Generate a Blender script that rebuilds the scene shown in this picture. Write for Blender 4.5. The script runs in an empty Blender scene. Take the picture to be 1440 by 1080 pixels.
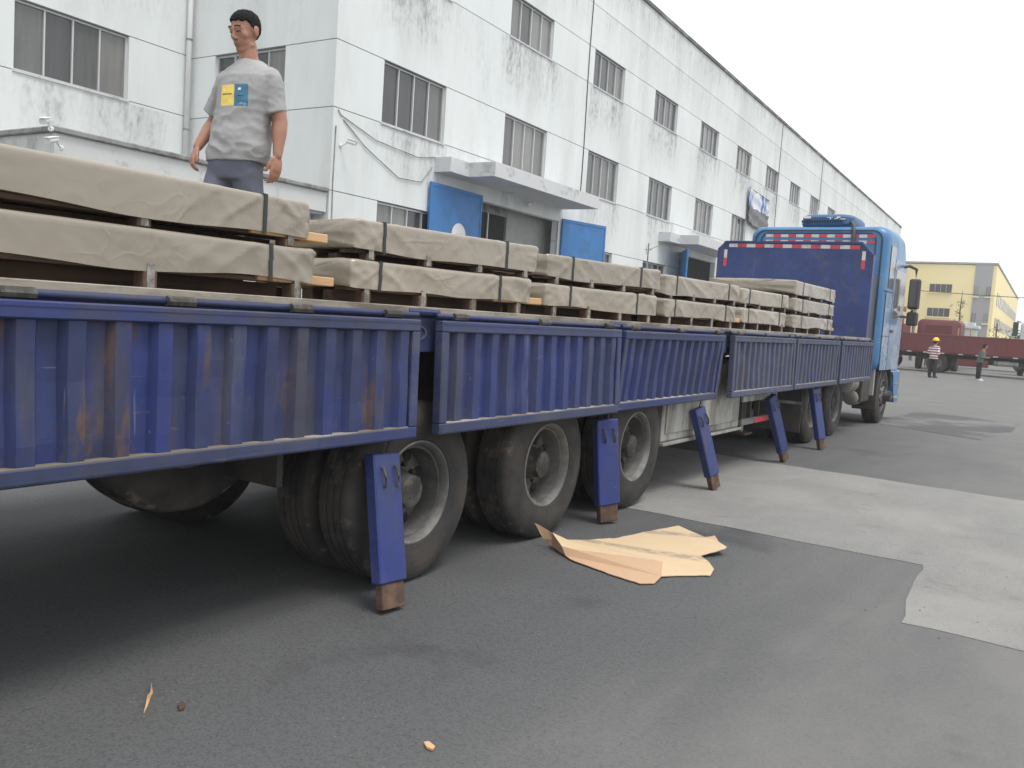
import bpy, bmesh, math, random
from mathutils import Vector, Matrix, noise
from mathutils.geometry import tessellate_polygon
random.seed(7)
sc = bpy.context.scene
C = sc.collection
PI = math.pi

# ------------------------------------------------------------------ camera
FPX, YAW, PITCH, ROLL, EYE = 1225.3, 0.57844, 0.07812, 0.06538, 1.54
_fw = Vector((-math.sin(YAW)*math.cos(PITCH), math.cos(YAW)*math.cos(PITCH), -math.sin(PITCH)))
_r = Vector((math.cos(YAW), math.sin(YAW), 0)); _u = _r.cross(_fw)
_R = math.cos(ROLL)*_r + math.sin(ROLL)*_u
_U = -math.sin(ROLL)*_r + math.cos(ROLL)*_u
cam_d = bpy.data.cameras.new('camera'); cam = bpy.data.objects.new('camera', cam_d); C.objects.link(cam)
cam_d.sensor_width = 36; cam_d.lens = FPX/1440*36; cam_d.clip_end = 3000; cam_d.clip_start = .05
cam.matrix_world = Matrix(((_R.x, _U.x, -_fw.x, 0), (_R.y, _U.y, -_fw.y, 0), (_R.z, _U.z, -_fw.z, EYE), (0, 0, 0, 1)))
sc.camera = cam
def ground_at(px, py, z=0.0):            # photo pixel -> point on a level plane
    d = ((px-720)*_R - (py-540)*_U)/FPX + _fw
    return Vector((0, 0, EYE)) + d*((z-EYE)/d.z)

# ------------------------------------------------------------------ light: overcast day
SUN_EL, SUN_AZ = math.radians(68), math.radians(105)      # azimuth clockwise from +Y
w = bpy.data.worlds.new('World'); sc.world = w; w.use_nodes = True
nt = w.node_tree; nt.nodes.clear()
sky = nt.nodes.new('ShaderNodeTexSky'); sky.sky_type = 'NISHITA'; sky.sun_disc = False
sky.sun_elevation = SUN_EL; sky.sun_rotation = SUN_AZ; sky.air_density = 1.0; sky.dust_density = 4.0
hs = nt.nodes.new('ShaderNodeHueSaturation'); hs.inputs['Saturation'].default_value = .10
mx = nt.nodes.new('ShaderNodeMix'); mx.data_type = 'RGBA'; mx.inputs[0].default_value = .8
mx.inputs[7].default_value = (10.6, 10.9, 11.2, 1)          # even cloud cover over the clear sky
bg = nt.nodes.new('ShaderNodeBackground'); bg.inputs[1].default_value = .088
wo = nt.nodes.new('ShaderNodeOutputWorld')
nt.links.new(sky.outputs[0], hs.inputs['Color']); nt.links.new(hs.outputs[0], mx.inputs[6])
nt.links.new(mx.outputs[2], bg.inputs[0]); nt.links.new(bg.outputs[0], wo.inputs[0])
sl = bpy.data.lights.new('sun', 'SUN'); sl.energy = 1.5; sl.angle = math.radians(22); sl.color = (1, .965, .92)
so = bpy.data.objects.new('sun', sl); C.objects.link(so)
sd = Vector((math.sin(SUN_AZ)*math.cos(SUN_EL), math.cos(SUN_AZ)*math.cos(SUN_EL), math.sin(SUN_EL)))
so.rotation_euler = sd.to_track_quat('Z', 'Y').to_euler(); so.location = (20, -10, 40)
vs = sc.view_settings; vs.view_transform = 'Standard'; vs.look = 'None'; vs.gamma = 1; vs.use_curve_mapping = False
vs.exposure = 0.68
sc.cycles.use_denoising = True
sc.cycles.max_bounces = 6

# ------------------------------------------------------------------ mesh helpers
ORG = {}
class MB:
    def __init__(s): s.v = []; s.f = []
    def add(s, vs, fs):
        o = len(s.v); s.v += [Vector(p) for p in vs]; s.f += [tuple(i+o for i in f) for f in fs]; return s
    def box(s, x0, x1, y0, y1, z0, z1):
        return s.add([(x0,y0,z0),(x1,y0,z0),(x1,y1,z0),(x0,y1,z0),(x0,y0,z1),(x1,y0,z1),(x1,y1,z1),(x0,y1,z1)],
                     [(3,2,1,0),(4,5,6,7),(0,1,5,4),(1,2,6,5),(2,3,7,6),(3,0,4,7)])
    def cbox(s, x0, x1, y0, y1, z0, z1, c=.008, M=None):
        """chamfered box"""
        vs = []; X = (x0, x1); Y = (y0, y1); Z = (z0, z1); sg = (1, -1); idx = {}
        for i in (0,1):
            for j in (0,1):
                for k in (0,1):
                    for a in range(3):
                        p = [X[i], Y[j], Z[k]]
                        for b in range(3):
                            if b != a: p[b] += c*sg[(i,j,k)[b]]
                        idx[i,j,k,a] = len(vs); vs.append(Vector(p))
        fs = []
        for a in range(3):
            b, d = (a+1) % 3, (a+2) % 3
            for e in (0,1):
                q = []
                for (m, n) in ((0,0),(1,0),(1,1),(0,1)):
                    t = [0,0,0]; t[a] = e; t[b] = m; t[d] = n; q.append(idx[t[0],t[1],t[2],a])
                fs.append(tuple(q if e else q[::-1]))
        for a in range(3):          # edges along axis a
            b, d = (a+1) % 3, (a+2) % 3
            for m in (0,1):
                for n in (0,1):
                    t0 = [0,0,0]; t1 = [0,0,0]; t1[a] = 1
                    for t in (t0, t1): t[b] = m; t[d] = n
                    q = [idx[(*t0, b)], idx[(*t1, b)], idx[(*t1, d)], idx[(*t0, d)]]
                    fs.append(tuple(q if (m == n) == False else q[::-1]))
        for i in (0,1):
            for j in (0,1):
                for k in (0,1):
                    q = [idx[i,j,k,a] for a in range(3)]
                    fs.append(tuple(q if (i+j+k) % 2 else q[::-1]))
        if M is not None: vs = [M @ p for p in vs]
        return s.add(vs, fs)
    def prism(s, poly, a0, a1, axis='x'):
        n = len(poly)
        def P(a, q): return (a, q[0], q[1]) if axis == 'x' else (q[0], a, q[1]) if axis == 'y' else (q[0], q[1], a)
        return s.add([P(a0, q) for q in poly] + [P(a1, q) for q in poly],
                     [tuple(range(n))[::-1], tuple(range(n, 2*n))] + [(i, (i+1) % n, n+(i+1) % n, n+i) for i in range(n)])
    def tube(s, pts, r, n=8, cap=True):
        pts = [Vector(p) for p in pts]; rr = r if isinstance(r, (list, tuple)) else [r]*len(pts)
        vs = []; fs = []
        d0 = (pts[1]-pts[0]).normalized(); up = Vector((0,0,1)) if abs(d0.z) < .9 else Vector((1,0,0))
        for i, p in enumerate(pts):
            d = (pts[min(i+1, len(pts)-1)] - pts[max(i-1, 0)]).normalized()
            a = d.cross(up).normalized(); b = d.cross(a).normalized()
            vs += [p + rr[i]*(math.cos(2*PI*k/n)*a + math.sin(2*PI*k/n)*b) for k in range(n)]
        for i in range(len(pts)-1):
            fs += [(i*n+k, (i+1)*n+k, (i+1)*n+(k+1) % n, i*n+(k+1) % n) for k in range(n)]
        if cap: fs += [tuple(range(n)), tuple(range((len(pts)-1)*n, len(pts)*n))[::-1]]
        return s.add(vs, fs)
    def lathe(s, prof, n=32, M=None, closed=False, cap=True):
        """profile (x, r) turned about the X axis"""
        vs = []; fs = []; m = len(prof)
        for k in range(n):
            a = 2*PI*k/n
            for (x, r) in prof: vs.append(Vector((x, r*math.cos(a), r*math.sin(a))))
        for k in range(n):
            k2 = (k+1) % n
            for i in range(m if closed else m-1):
                j = (i+1) % m
                fs.append((k*m+i, k2*m+i, k2*m+j, k*m+j))
        if not closed and cap:
            if prof[0][1] > 1e-6: fs.append(tuple(k*m for k in range(n)))
            if prof[-1][1] > 1e-6: fs.append(tuple(k*m+m-1 for k in range(n))[::-1])
        if M is not None: vs = [M @ p for p in vs]
        return s.add(vs, fs)
    def capsule(s, p, q, r0, r1, n=12, m=4):
        p = Vector(p); q = Vector(q); d = q-p; L = d.length
        rot = d.to_track_quat('X', 'Z').to_matrix().to_4x4() if L > 1e-6 else Matrix()
        prof = [(-r0*math.cos(PI/2*i/m), max(1e-7, r0*math.sin(PI/2*i/m))) for i in range(m+1)]
        prof += [(L + r1*math.sin(PI/2*i/m), max(1e-7, r1*math.cos(PI/2*i/m))) for i in range(m+1)]
        return s.lathe(prof, n, Matrix.Translation(p) @ rot)
    def ell(s, c, r, M=None, n=16, m=10):
        prof = [(-math.cos(PI*i/m), max(1e-7, math.sin(PI*i/m))) for i in range(m+1)]
        T = Matrix.Translation(c) @ (M or Matrix()) @ Matrix.Diagonal((r[0], r[1], r[2], 1))
        return s.lathe(prof, n, T)
    def loft(s, secs, n=28, p=2.0):
        """secs: (z, cx, cy, rx, ry), superellipse of power p"""
        vs = []; fs = []
        for (z, cx, cy, rx, ry) in secs:
            for k in range(n):
                a = 2*PI*k/n; c_, s_ = math.cos(a), math.sin(a)
                vs.append(Vector((cx+rx*math.copysign(abs(c_)**(2/p), c_), cy+ry*math.copysign(abs(s_)**(2/p), s_), z)))
        for i in range(len(secs)-1):
            fs += [(i*n+k, i*n+(k+1) % n, (i+1)*n+(k+1) % n, (i+1)*n+k) for k in range(n)]
        fs += [tuple(range(n))[::-1], tuple(range((len(secs)-1)*n, len(secs)*n))]
        return s.add(vs, fs)
    def grid(s, fn, nu, nv):
        vs = [fn(i/nu, j/nv) for j in range(nv+1) for i in range(nu+1)]
        return s.add(vs, [(j*(nu+1)+i, j*(nu+1)+i+1, (j+1)*(nu+1)+i+1, (j+1)*(nu+1)+i) for j in range(nv) for i in range(nu)])
    def xf(s, M):
        s.v = [M @ p for p in s.v]; return s
    def mesh(s, name, fix=True):
        me = bpy.data.meshes.new(name); me.from_pydata([tuple(p) for p in s.v], [], s.f); me.update()
        if fix:
            bm = bmesh.new(); bm.from_mesh(me); bmesh.ops.recalc_face_normals(bm, faces=bm.faces); bm.to_mesh(me); bm.free()
        return me
    def build(s, name, mat, parent=None, smooth=None, kind=None, label=None, fix=True, local=False):
        org = Vector() if local else ORG.get(parent, Vector())
        if org.length > 0: s.v = [p-org for p in s.v]
        me = s.mesh(name, fix)
        o = link(name, me, mat, parent, smooth, kind, label)
        if local: ORG[o] = Vector()          # its own children are in its own coordinates too
        return o

def link(name, me, mat, parent=None, smooth=None, kind=None, label=None):
    if mat is not None: me.materials.append(mat)
    if smooth:
        me.polygons.foreach_set('use_smooth', [True]*len(me.polygons))
        if smooth is not True: me.set_sharp_from_angle(angle=math.radians(smooth))
    o = bpy.data.objects.new(name, me); C.objects.link(o); o.parent = parent
    if parent is not None: ORG[o] = ORG.get(parent, Vector())
    if kind: o['kind'] = kind
    if label: o['label'] = label
    return o

def thing(name, label, cat, loc=(0,0,0), rotz=0, group=None, world=False):
    o = bpy.data.objects.new(name, None); C.objects.link(o); o.empty_display_size = .2
    o.location = loc; o.rotation_euler = (0, 0, rotz); tag(o, label, cat, group)
    if world: ORG[o] = Vector(loc)         # parts are then given in world coordinates
    return o
def tag(o, label, cat, group=None):
    o['label'] = label; o['category'] = cat
    if group: o['group'] = group
    return o
KIDS = {}
def kids(o): return [c for c in bpy.data.objects if c.parent == o]
def copy_tree(o, parent=None, loc=None, rot=None, scale=None, tree=None):
    if tree is None: tree = snap(o)
    c = o.copy(); C.objects.link(c); c.parent = parent
    if loc is not None: c.location = loc
    if rot is not None: c.rotation_euler = rot
    if scale is not None: c.scale = scale
    for (ch, sub) in tree: copy_tree(ch, c, tree=sub)
    return c
def snap(o): return [(c, snap(c)) for c in kids(o)]

def remesh(mb, voxel, smooth=4, fac=.5):
    me = mb.mesh('tmp'); o = bpy.data.objects.new('tmp', me); C.objects.link(o)
    m = o.modifiers.new('r', 'REMESH'); m.mode = 'VOXEL'; m.voxel_size = voxel
    if smooth: s_ = o.modifiers.new('s', 'SMOOTH'); s_.iterations = smooth; s_.factor = fac
    dg = bpy.context.evaluated_depsgraph_get()
    out = bpy.data.meshes.new_from_object(o.evaluated_get(dg))
    bpy.data.objects.remove(o); bpy.data.meshes.remove(me); out.materials.clear()
    return out
# ------------------------------------------------------------------ materials
def lin(r, g=None, b=None):
    f = lambda c: (c/255/12.92) if c/255 <= .04045 else ((c/255+.055)/1.055)**2.4
    return (f(r), f(g), f(b), 1)
class NT:
    def __init__(s, name, rnd=True):
        s.m = bpy.data.materials.new(name); s.m.use_nodes = True; s.t = s.m.node_tree; s.t.nodes.clear()
        s.out = s.n('ShaderNodeOutputMaterial'); s.b = s.n('ShaderNodeBsdfPrincipled')
        s.t.links.new(s.b.outputs[0], s.out.inputs[0])
        tc = s.n('ShaderNodeTexCoord'); s.P = tc.outputs['Object']
        if rnd:
            oi = s.n('ShaderNodeObjectInfo'); s.rand = oi.outputs['Random']
            k = s.n('ShaderNodeVectorMath'); k.operation = 'MULTIPLY_ADD'
            cb = s.n('ShaderNodeCombineXYZ')
            for i in range(3): s.t.links.new(oi.outputs['Random'], cb.inputs[i])
            s.t.links.new(cb.outputs[0], k.inputs[0]); k.inputs[1].default_value = (37, 61, 23); s.t.links.new(s.P, k.inputs[2])
            s.P0 = s.P; s.P = k.outputs[0]
    def n(s, ty): return s.t.nodes.new(ty)
    def put(s, sock, v):
        if isinstance(v, bpy.types.NodeSocket): s.t.links.new(v, sock)
        elif sock.type == 'VECTOR' and isinstance(v, tuple): sock.default_value = v[:3]
        else: sock.default_value = v
    def math(s, op, a, b=0.0, clamp=False):
        k = s.n('ShaderNodeMath'); k.operation = op; k.use_clamp = clamp; s.put(k.inputs[0], a); s.put(k.inputs[1], b); return k.outputs[0]
    def mul(s, a, b): return s.math('MULTIPLY', a, b)
    def addc(s, a, b): return s.math('ADD', a, b, True)
    def map(s, v, sc_=(1,1,1), loc=(0,0,0), rot=(0,0,0)):
        k = s.n('ShaderNodeMapping'); s.put(k.inputs[0], v); k.inputs[1].default_value = loc; k.inputs[2].default_value = rot; k.inputs[3].default_value = sc_; return k.outputs[0]
    def noise(s, v, scale, detail=5, rough=.55, dist=0):
        k = s.n('ShaderNodeTexNoise'); s.put(k.inputs['Vector'], v); k.inputs['Scale'].default_value = scale; k.inputs['Detail'].default_value = detail
        k.inputs['Roughness'].default_value = rough; k.inputs['Distortion'].default_value = dist; return k.outputs[0]
    def vor(s, v, scale, feature='F1', out=0):
        k = s.n('ShaderNodeTexVoronoi'); k.feature = feature; s.put(k.inputs['Vector'], v); k.inputs['Scale'].default_value = scale; return k.outputs[out]
    def rng(s, x, a, b, c=0.0, d=1.0):
        k = s.n('ShaderNodeMapRange'); k.interpolation_type = 'SMOOTHSTEP'; s.put(k.inputs[0], x)
        for i, q in enumerate((a, b, c, d)): k.inputs[i+1].default_value = q
        return k.outputs[0]
    def mix(s, f, a, b, blend='MIX'):
        k = s.n('ShaderNodeMix'); k.data_type = 'RGBA'; k.blend_type = blend; s.put(k.inputs[0], f); s.put(k.inputs[6], a); s.put(k.inputs[7], b); return k.outputs[2]
    def sep(s, v):
        k = s.n('ShaderNodeSeparateXYZ'); s.put(k.inputs[0], v); return k.outputs
    def shade(s, col, lo, hi, fac):       # multiply colour by lo..hi
        g = s.n('ShaderNodeMapRange'); s.put(g.inputs[0], fac); g.inputs[3].default_value = lo; g.inputs[4].default_value = hi
        k = s.n('ShaderNodeVectorMath'); k.operation = 'SCALE'; s.put(k.inputs[0], col); s.put(k.inputs['Scale'], g.outputs[0]); return k.outputs[0]
    def bump(s, h, strength=.3, dist=.01, prev=None):
        k = s.n('ShaderNodeBump'); k.inputs['Strength'].default_value = strength; k.inputs['Distance'].default_value = dist; s.put(k.inputs['Height'], h)
        if prev is not None: s.t.links.new(prev, k.inputs['Normal'])
        return k.outputs[0]
    def fin(s, col, rough=.6, metal=0.0, nrm=None, spec=.5, **kw):
        s.put(s.b.inputs['Base Color'], col); s.put(s.b.inputs['Roughness'], rough); s.put(s.b.inputs['Metallic'], metal)
        s.b.inputs['Specular IOR Level'].default_value = spec
        if nrm is not None: s.t.links.new(nrm, s.b.inputs['Normal'])
        for k, v in kw.items(): s.put(s.b.inputs[k], v)
        return s.m

def simple(name, col, rough=.6, metal=0.0, var=.25, scale=4, dirt=None, dirt_amt=.3, dscale=2.5, bump=0.0, bscale=30, stretch=(1,1,1), spec=.5, shuffle=0.0):
    q = NT(name); v = q.map(q.P, stretch)
    c = q.shade(col, 1-var, 1+var, q.noise(v, scale, 6, .6))
    if shuffle: c = q.shade(c, 1-shuffle, 1+shuffle, q.rand)
    r = rough
    if dirt is not None:
        m_ = q.mul(q.rng(q.noise(v, dscale, 8, .68), .62-dirt_amt*.5, .72-dirt_amt*.3), .85)
        c = q.mix(m_, c, dirt); r = q.math('MULTIPLY_ADD', m_, .25); r.node.inputs[2].default_value = rough
    nb = q.bump(q.noise(v, bscale, 6, .6), bump, .01) if bump else None
    return q.fin(c, r, metal, nb, spec)

def asphalt_mat():
    q = NT('asphalt', False); P = q.P
    big = q.noise(P, .22, 4, .55); mid = q.noise(P, 1.3, 6, .6); fine = q.noise(P, 85, 3, .75)
    c = q.mix(big, (.080,.082,.085,1), (.114,.115,.117,1))
    c = q.shade(c, .8, 1.2, mid); c = q.shade(c, .0, 1.0, q.rng(fine, .33, .67, .66, 1.36)); c = q.shade(c, .0, 1.0, q.rng(q.noise(P, 34, 3, .7), .36, .64, .84, 1.14))
    pit = q.rng(q.vor(P, 42), .20, .06); pit2 = q.rng(q.noise(P, 16, 4, .7), .54, .72)
    c = q.mix(q.mul(q.mul(pit, pit2), .8), c, (.014,.014,.015,1))
    lt = q.mul(q.rng(q.vor(q.map(P, (1,1,1), (3.3,1.7,0)), 26), .11, .04), q.rng(q.noise(P, 3, 3), .52, .62))
    c = q.mix(q.mul(lt, .75), c, (.30,.29,.27,1))
    dust = q.rng(q.noise(q.map(P, (.55,.12,1), rot=(0,0,.5)), 1.2, 6, .62, .6), .5, .78)
    c = q.mix(q.mul(dust, .42), c, (.19,.185,.175,1))
    x, y, z = q.sep(P)
    rt = q.mul(q.rng(x, -2.4, .6), q.rng(q.noise(q.map(P, (1,.45,1)), .8, 6, .6), .30, .66, .35, 1.0)); c = q.mix(q.mul(rt, .70), c, (.215,.210,.20,1))   # paler with distance from the lorry
    oil = q.rng(q.noise(q.map(P, loc=(21,4,0)), .62, 5, .62), .60, .72); c = q.mix(q.mul(oil, .5), c, (.036,.036,.038,1))
    far = q.rng(y, 6, 26); c = q.mix(q.mul(far, .6), c, (.19,.186,.178,1))     # drier, dustier yard away from the loading bay
    trk = q.mul(q.rng(q.math('ABSOLUTE', q.math('SUBTRACT', q.math('MULTIPLY_ADD', y, .06), .95)), .22, .05), q.noise(P, 2, 4))
    tr = q.math('MULTIPLY_ADD', y, .05); tr.node.inputs[2].default_value = .05
    d = q.math('ABSOLUTE', q.math('SUBTRACT', x, tr)); trk = q.mul(q.rng(d, .2, .04), q.rng(q.noise(P, 1.1, 4), .42, .6))
    c = q.mix(q.mul(trk, .4), c, (.035,.035,.036,1))
    h = q.math('ADD', q.mul(fine, .6), q.mul(q.noise(P, 45, 3, .6), .8))
    return q.fin(c, q.rng(mid, .3, .7, .72, .9), 0, q.bump(h, .6, .008), .18)
def concrete_mat(name='concrete_slab', a=(.168,.166,.161,1), b=(.25,.246,.235,1)):
    q = NT(name, False); P = q.P
    c = q.mix(q.noise(P, .7, 6, .62), a, b); c = q.shade(c, 0, 1, q.rng(q.noise(P, 70, 3, .7), .35, .65, .8, 1.2)); c = q.shade(c, .82, 1.14, q.noise(q.map(P, (1,.3,1)), 5, 5, .65))
    st = q.rng(q.noise(P, 2.2, 7, .7, .5), .56, .7); c = q.mix(q.mul(st, .45), c, (.10,.098,.094,1))
    x, y, z = q.sep(P); ag = q.noise(q.map(P, loc=(7,3,0)), .55, 5, .6)
    c = q.mix(q.mul(q.rng(ag, .47, .62), .35), c, (.29,.28,.262,1))
    pk = q.rng(q.vor(P, 40), .12, .03); c = q.mix(q.mul(pk, .5), c, (.08,.08,.078,1))
    cr = q.rng(q.vor(q.map(P, (1,1,1), (1.3,2.2,0)), .42, 'DISTANCE_TO_EDGE'), .006, .0)
    return q.fin(c, .85, 0, q.bump(q.noise(P, 70, 4, .65), .3, .006), .3)

def wall_mat():
    q = NT('factory_wall_paint', False); P = q.P; x, u, z = q.sep(P)
    c = q.mix(q.noise(P, .35, 4), (.665,.71,.70,1), (.745,.765,.76,1))
    c = q.shade(c, .93, 1.05, q.noise(q.map(P, (1,1,.18)), 2.2, 6, .6))
    blotch = q.noise(q.map(P, (1,1,.55)), .55, 5, .6)
    streak = q.noise(q.map(P, (1,1,.09)), 3.2, 6, .62)
    spk = q.rng(q.noise(q.map(P, (1,1,.45)), 7.5, 7, .72), .40, .66)
    tot = None
    for (zt, ln, k) in ((10.36, 2.3, 1.0), (6.33, 1.9, .7), (2.7, 2.0, .6)):
        g = q.mul(q.rng(z, zt-ln, zt-.1), q.math('LESS_THAN', z, zt))
        fr = q.mul(q.math('FRACT', q.math('DIVIDE', q.math('SUBTRACT', u, 1.1), 6.0)), 6.0)
        bay = q.mul(q.rng(fr, 0, .9), q.rng(fr, 4.6, 3.3)); bay = q.math('MULTIPLY_ADD', bay, .85); bay.node.inputs[2].default_value = .15
        m_ = q.mul(q.mul(g, bay), k); tot = m_ if tot is None else q.math('ADD', tot, m_)
    par = q.rng(z, 13.0, 14.9); tot = q.math('ADD', tot, q.mul(par, .75))
    tot = q.math('ADD', tot, q.mul(q.mul(q.rng(z, 11.5, 13.2), q.math('LESS_THAN', z, 13.25)), .3))
    tot = q.mul(tot, q.rng(blotch, .32, .60, .22, 1.35))
    tot = q.mul(tot, q.rng(streak, .32, .66, .35, 1.25))
    tot = q.mul(tot, q.rng(spk, .0, 1.0, .35, 1.05))
    c = q.mix(q.mul(q.math('MINIMUM', tot, 1.0), .70), c, (.185,.188,.18,1))
    wash = q.mul(q.rng(q.noise(q.map(P, (1,1,.22), (2,3,8)), .7, 5, .6), .42, .75), .30); c = q.mix(wash, c, (.36,.365,.355,1))
    gen = q.mul(q.rng(q.noise(q.map(P, (1,1,.4), (11,5,2)), .42, 7, .68), .50, .78), spk)
    c = q.mix(q.mul(gen, .42), c, (.33,.34,.325,1))
    pk = q.mul(q.rng(q.noise(q.map(P, (1,1,.5), (3,9,4)), .3, 3), .55, .7), .12); c = q.mix(pk, c, (.72,.62,.62,1))
    return q.fin(c, .75, 0, q.bump(q.noise(P, 14, 5, .6), .12, .01), .3)

def blue_paint(name, a=(.027,.037,.098,1), b=(.022,.036,.155,1), rust=.5, dust=.35, stretch=(1,1,.22), rough=.5):
    q = NT(name); P = q.P; v = q.map(P, stretch)
    c = q.mix(q.rng(q.noise(v, 3.2, 6, .65), .42, .66), a, b)
    c = q.shade(c, .68, 1.28, q.noise(P, 9, 6, .65))
    du = q.rng(q.noise(q.map(P, stretch, (5,2,9)), 5.0, 8, .68), .66-.3*dust, .86-.2*dust)
    c = q.mix(q.mul(du, .55), c, (.115,.118,.135,1))
    gr = q.rng(q.noise(q.map(P, (1,1,.12), (2,8,1)), 7, 6, .65), .52, .74); c = q.mix(q.mul(gr, .5), c, (.03,.031,.04,1))
    g2 = q.rng(q.noise(q.map(P, (1,1,.10), (6,3,5)), 4.2, 5, .6), .50, .70); c = q.mix(q.mul(g2, .25+.42*rust), c, (.062,.056,.058,1))
    ru = q.rng(q.noise(q.map(P, (1,1,.32), (9,1,4)), 3.6, 9, .72), .735-.19*rust, .80-.17*rust)
    rc = q.mix(q.noise(P, 22, 4), (.085,.045,.024,1), (.150,.098,.060,1))
    c = q.mix(q.mul(ru, .72), c, rc)
    sc_ = q.rng(q.noise(q.map(P, (1,1,.05), (1,4,7)), 26, 3, .5), .70, .74); c = q.mix(q.mul(sc_, .4), c, (.17,.19,.25,1))
    ch = q.mul(q.rng(q.noise(P, 42, 5, .7), .62, .68), q.rng(q.noise(P, 5, 4), .48, .62)); c = q.mix(q.mul(ch, .75), c, (.10,.07,.05,1))
    sc2 = q.rng(q.noise(q.map(P, (1,.06,1), (8,2,1)), 40, 3, .5), .70, .73); c = q.mix(q.mul(sc2, .45), c, (.15,.155,.18,1))
    r = q.math('ADD', q.mul(q.math('MAXIMUM', du, ru), .3), rough, True)
    return q.fin(c, r, 0, q.bump(q.math('ADD', q.noise(P, 18, 5, .6), q.mul(ru, .4)), .18, .006), .4)

def paper_mat():
    q = NT('waxed_kraft_paper'); P = q.P
    c = q.mix(q.noise(P, 1.6, 5, .6), (.235,.203,.160,1), (.300,.264,.213,1))
    c = q.shade(c, .93, 1.07, q.noise(P, 12, 6, .65)); c = q.shade(c, .92, 1.08, q.rand)
    st = q.rng(q.noise(q.map(P, (1,.5,1), (4,2,8)), 2.6, 7, .68), .6, .76); c = q.mix(q.mul(st, .4), c, (.20,.168,.13,1))
    rd = lambda sc_, k, w_: q.rng(q.math('ABSOLUTE', q.math('SUBTRACT', q.noise(q.map(P, (1,.75,1.1), (k, k*2, k)), sc_, 1.5, .5), .5)), 0, w_, 1, 0)
    cre = q.mul(q.math('ADD', rd(3.0, 3, .035), q.mul(rd(6.5, 8, .05), .6)), q.rng(q.noise(P, 2.2, 3), .40, .62)); v2 = q.noise(q.map(P, (1,.6,1)), 3.0, 3, .5, .3)
    n1 = q.bump(q.math('ADD', q.mul(cre, .07), v2), .35, .05); n2 = q.bump(q.noise(P, 38, 3, .55), .05, .006, n1)
    return q.fin(c, q.rng(q.noise(P, 3, 4), .3, .7, .24, .38), 0, n2, .65)

def tyre_mat():
    q = NT('tyre_rubber'); P = q.P; x, y, z = q.sep(q.P0)
    rr = q.math('SQRT', q.math('ADD', q.mul(y, y), q.mul(z, z)))
    c = q.shade((.026,.026,.027,1), .6, 1.5, q.noise(P, 8, 6, .65))
    md = q.mul(q.rng(q.noise(P, 2.6, 7, .62), .34, .74), q.rng(rr, .30, .44, .45, 1.0))
    c = q.mix(q.mul(md, .72), c, (.105,.088,.072,1))
    edge = q.mul(q.mul(q.rng(rr, .465, .50), q.rng(rr, .525, .512)), q.rng(q.noise(q.map(P, (1,1,1), (4,4,2)), 4, 8, .75), .54, .62)); c = q.mix(q.mul(edge, .6), c, (.21,.17,.135,1))
    ring = q.rng(q.math('FRACT', q.mul(rr, 26)), .8, .95, 0, .35); h = q.math('ADD', ring, q.noise(P, 30, 5, .65))
    return q.fin(c, .82, 0, q.bump(h, .35, .006), .3)
def rim_mat():
    q = NT('dusty_wheel_steel'); P = q.P
    c = q.mix(q.rng(q.noise(P, 5, 7, .65), .4, .65), (.105,.102,.097,1), (.19,.185,.175,1)); c = q.shade(c, .7, 1.2, q.noise(P, 25, 5, .6))
    ru = q.rng(q.noise(P, 9, 8, .7), .6, .7); c = q.mix(q.mul(ru, .5), c, (.09,.06,.04,1))
    return q.fin(c, .6, .15, q.bump(q.noise(P, 30, 4), .15, .004), .4)
def glass_mat():
    q = NT('dark_window_glass'); c = q.mix(q.rng(q.rand, .25, .95), (.055,.058,.060,1), (.20,.20,.19,1))
    x, y, z = q.sep(q.P0); st = q.noise(q.map(q.P, (1,1,.08)), 9, 4); c = q.shade(c, .7, 1.3, st)
    return q.fin(c, .09, 0, q.bump(q.noise(q.P, 1.4, 2), .06, .05), .6)
def cardboard_mat(name, a, b, stain=True):
    q = NT(name, False); P = q.P
    c = q.mix(q.noise(P, 4, 5, .6), a, b); c = q.shade(c, .93, 1.06, q.noise(q.map(P, (1,.2,1), rot=(0,0,.6)), 60, 3))
    if stain:
        x, y, z = q.sep(q.map(P, rot=(0,0,-.24)))
        band = q.math('ADD', q.mul(q.rng(q.math('ABSOLUTE', q.math('SUBTRACT', y, .035)), .085, .02), 1.0), q.mul(q.rng(q.math('ABSOLUTE', q.math('SUBTRACT', y, .60)), .10, .03), 1.0))
        c = q.mix(q.mul(q.mul(band, q.rng(q.noise(P, 9, 6, .7), .34, .56)), .75), c, (.24,.20,.155,1))
    return q.fin(c, .85, 0, q.bump(q.noise(P, 14, 5, .6), .2, .01), .25)
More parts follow.
